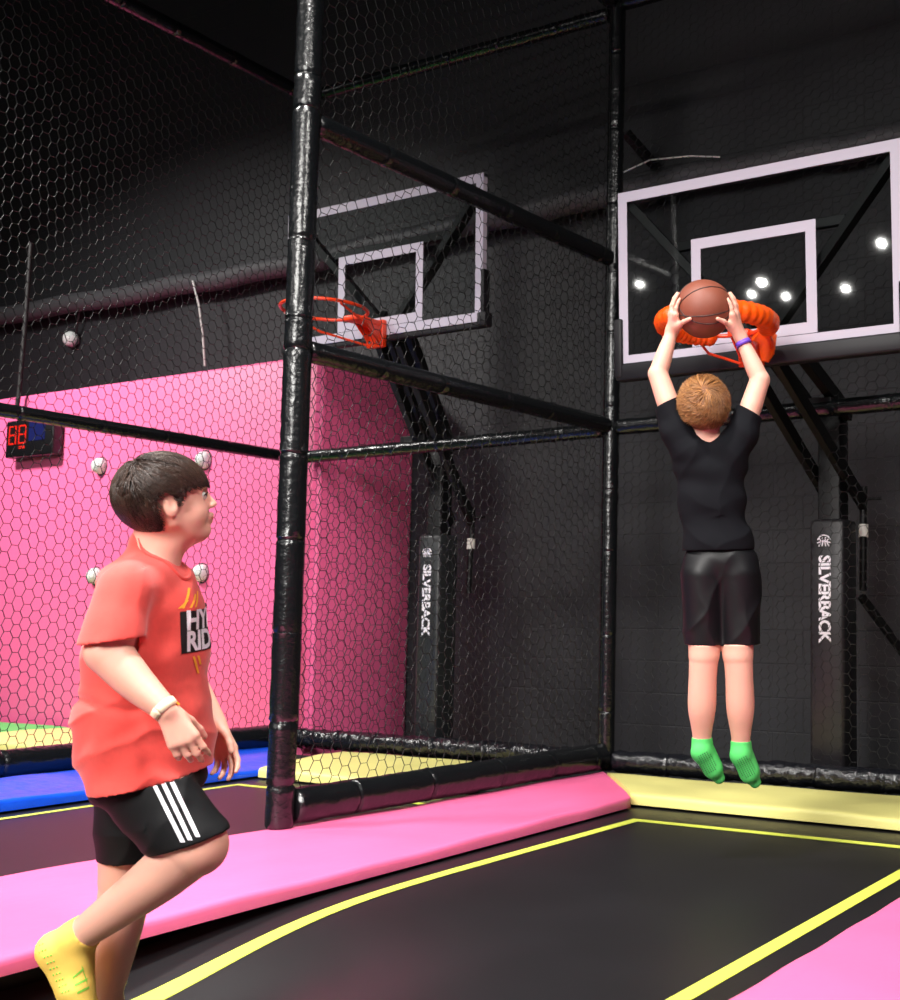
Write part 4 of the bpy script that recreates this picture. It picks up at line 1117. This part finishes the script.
# hair
hcen = L2(-.012, 0, .018); H = SDF(); H.ell(hcen, np.array((.098, .080, .088)) * H2, AX2, .01).ell(L2(-.04, 0, -.02), np.array((.062, .068, .062)) * H2, AX2, .02)
lo, hi = bounds(H); D = evaluate(H, lo, hi, HB); X = coords(lo, D.shape, HB); q = (X - HC2.astype(np.float32)) / H2
a = q @ fh2.astype(np.float32); c = q @ uh2.astype(np.float32)
D = np.maximum(D, np.minimum(a - .012, .040 - c)); D = np.maximum(D, np.minimum(a + .022, .004 - c)); D = np.maximum(D, -(c + .070))
V, Q = nets(D.astype(np.float32), lo, HB, 2); h2o = fast_obj('hair', V, Q, 'hair2d', b2)
def acc2(u):
    a, b, c = u
    return (c > .15) or (a < -.1 and c > -.72) or (a < .2 and c > -.05)
def flow2(q):
    w = np.array([-.55, .05, .83]); w /= np.linalg.norm(w); d = q - w * (q @ w); d /= np.linalg.norm(d) + 1e-6
    return d + .45 * np.cross(w, d)
hair_strands(hcen, AX2, np.array((.096, .078, .086)) * H2, flow2, 3800, lambda u: .055 if u[2] > -.2 else .028, .0017, 'hair_strand', 'hair2', h2o, acc2, .000, .13, 5, 6, .015, .42)['kind'] = 'stuff'
# purple wristband
wd2 = (aR[2] - aR[1]) / np.linalg.norm(aR[2] - aR[1]); wa = np.cross(wd2, F_); wa /= np.linalg.norm(wa); wv = np.cross(wd2, wa)
Vw = []; Fw = []; wc2 = aR[2] - wd2 * .022
for i in range(33):
    a = 2 * math.pi * i / 32
    for t, rr in ((-.009, .0285), (.009, .0268)): Vw.append(wc2 + wd2 * t + (wa * math.cos(a) + wv * math.sin(a)) * rr)
for i in range(32): Fw.append((2 * i, 2 * i + 1, 2 * i + 3, 2 * i + 2))
wo = obj('wristband', Vw, Fw, 'purple', b2, True); md = wo.modifiers.new('thick', 'SOLIDIFY'); md.thickness = .002

# basketball
bb = empty('basketball', BALLC, 'brown basketball held overhead in the hands of the jumping boy', 'basketball')
MB().ball(BALLC, BR, 56, 32).build('ball_shell', 'ball', bb, True)
mb = MB(); e1, e2, e3 = R_, F_, U_
pl_ = np.array([-.93, -.25, -.20]); pl_ /= np.linalg.norm(pl_)
def seam(fn): mb.tube([BALLC + (lambda d: (R_ * d[0] + F_ * d[1] + U_ * d[2]) / np.linalg.norm(d))(fn(a)) * (BR + .0002) for a in np.linspace(0, 2 * math.pi, 72, endpoint=False)], .0021, 6, closed=True)
def orth(v): v = np.array(v, float); v -= pl_ * (v @ pl_); return v / np.linalg.norm(v)
qa, qb = orth((-.09, -.83, .54)), orth((-.09, -.89, -.40))
seam(lambda a: pl_ * math.cos(a) + qa * math.sin(a)); seam(lambda a: pl_ * math.cos(a) + qb * math.sin(a))
nq = np.cross(pl_, orth((0, -.5, -.85)))
seam(lambda a: pl_ * math.cos(a) + orth((0, -.45, -.9)) * math.sin(a) * .8 - orth((0, .9, -.42)) * .35)
mb.build('seams', 'seam', bb, True)

# ------------------------------------------------------------------ light
W = bpy.data.worlds.new('world'); SC.world = W; W.use_nodes = True
W.node_tree.nodes['Background'].inputs[0].default_value = (.60, .62, .70, 1); W.node_tree.nodes['Background'].inputs[1].default_value = 0.0
def lamp(loc, tgt, size, power, col=(1, .97, .93), name='high_bay_or_fill_lamp', spread=180):
    l = bpy.data.lights.new(name, 'AREA'); l.shape = 'DISK'; l.size = size; l.energy = power; l.color = col; l.spread = math.radians(spread)
    o = bpy.data.objects.new(name, l); COL.objects.link(o); o.location = loc
    o.rotation_euler = (Vector(tgt) - Vector(loc)).to_track_quat('-Z', 'Y').to_euler(); return o
def mirror_lamp(px, py, zl=6.6):
    """where a hall lamp must hang to show in the large backboard glass at this spot"""
    p = at_y(px, py, 4.87); d = ray(px, py); t = .045; n = np.array([0, -math.cos(t), -math.sin(t)]) ; n = np.array([0, math.cos(t), math.sin(t)])
    d2 = d - 2 * n * (d @ n); return p + d2 * ((zl - p[2]) / d2[2])
for i, (px, py, s) in enumerate([(761, 282, .20), (751, 294, .13), (785, 296, .12), (845, 288, .15), (881, 243, .15), (639, 284, .10)]):
    q = mirror_lamp(px, py)
    lamp(tuple(q), (q[0], q[1] + 6, 0), s, 40, spread=150)
lamp((-5.2, 1.9, 5.3), (-5.2, 2.4, 0), .6, 120, spread=105)
lamp((-2.3, 1.3, 5.3), (-2.5, 2.2, 0), .6, 140, spread=110)
lamp((-8.8, 2.6, 5.0), (-8.6, 4.8, .6), .8, 215, spread=124)
lamp((-1.9, -2.2, 3.7), (-3.0, 3.2, .5), 2.6, 135, spread=90)  # broad soft fill added behind the camera, not a hall fixture
lamp((.7, 1.2, 4.6), (-1.6, 2.6, .9), .8, 75, spread=110)  # second fill, added out of view at right to brighten the red shirt front
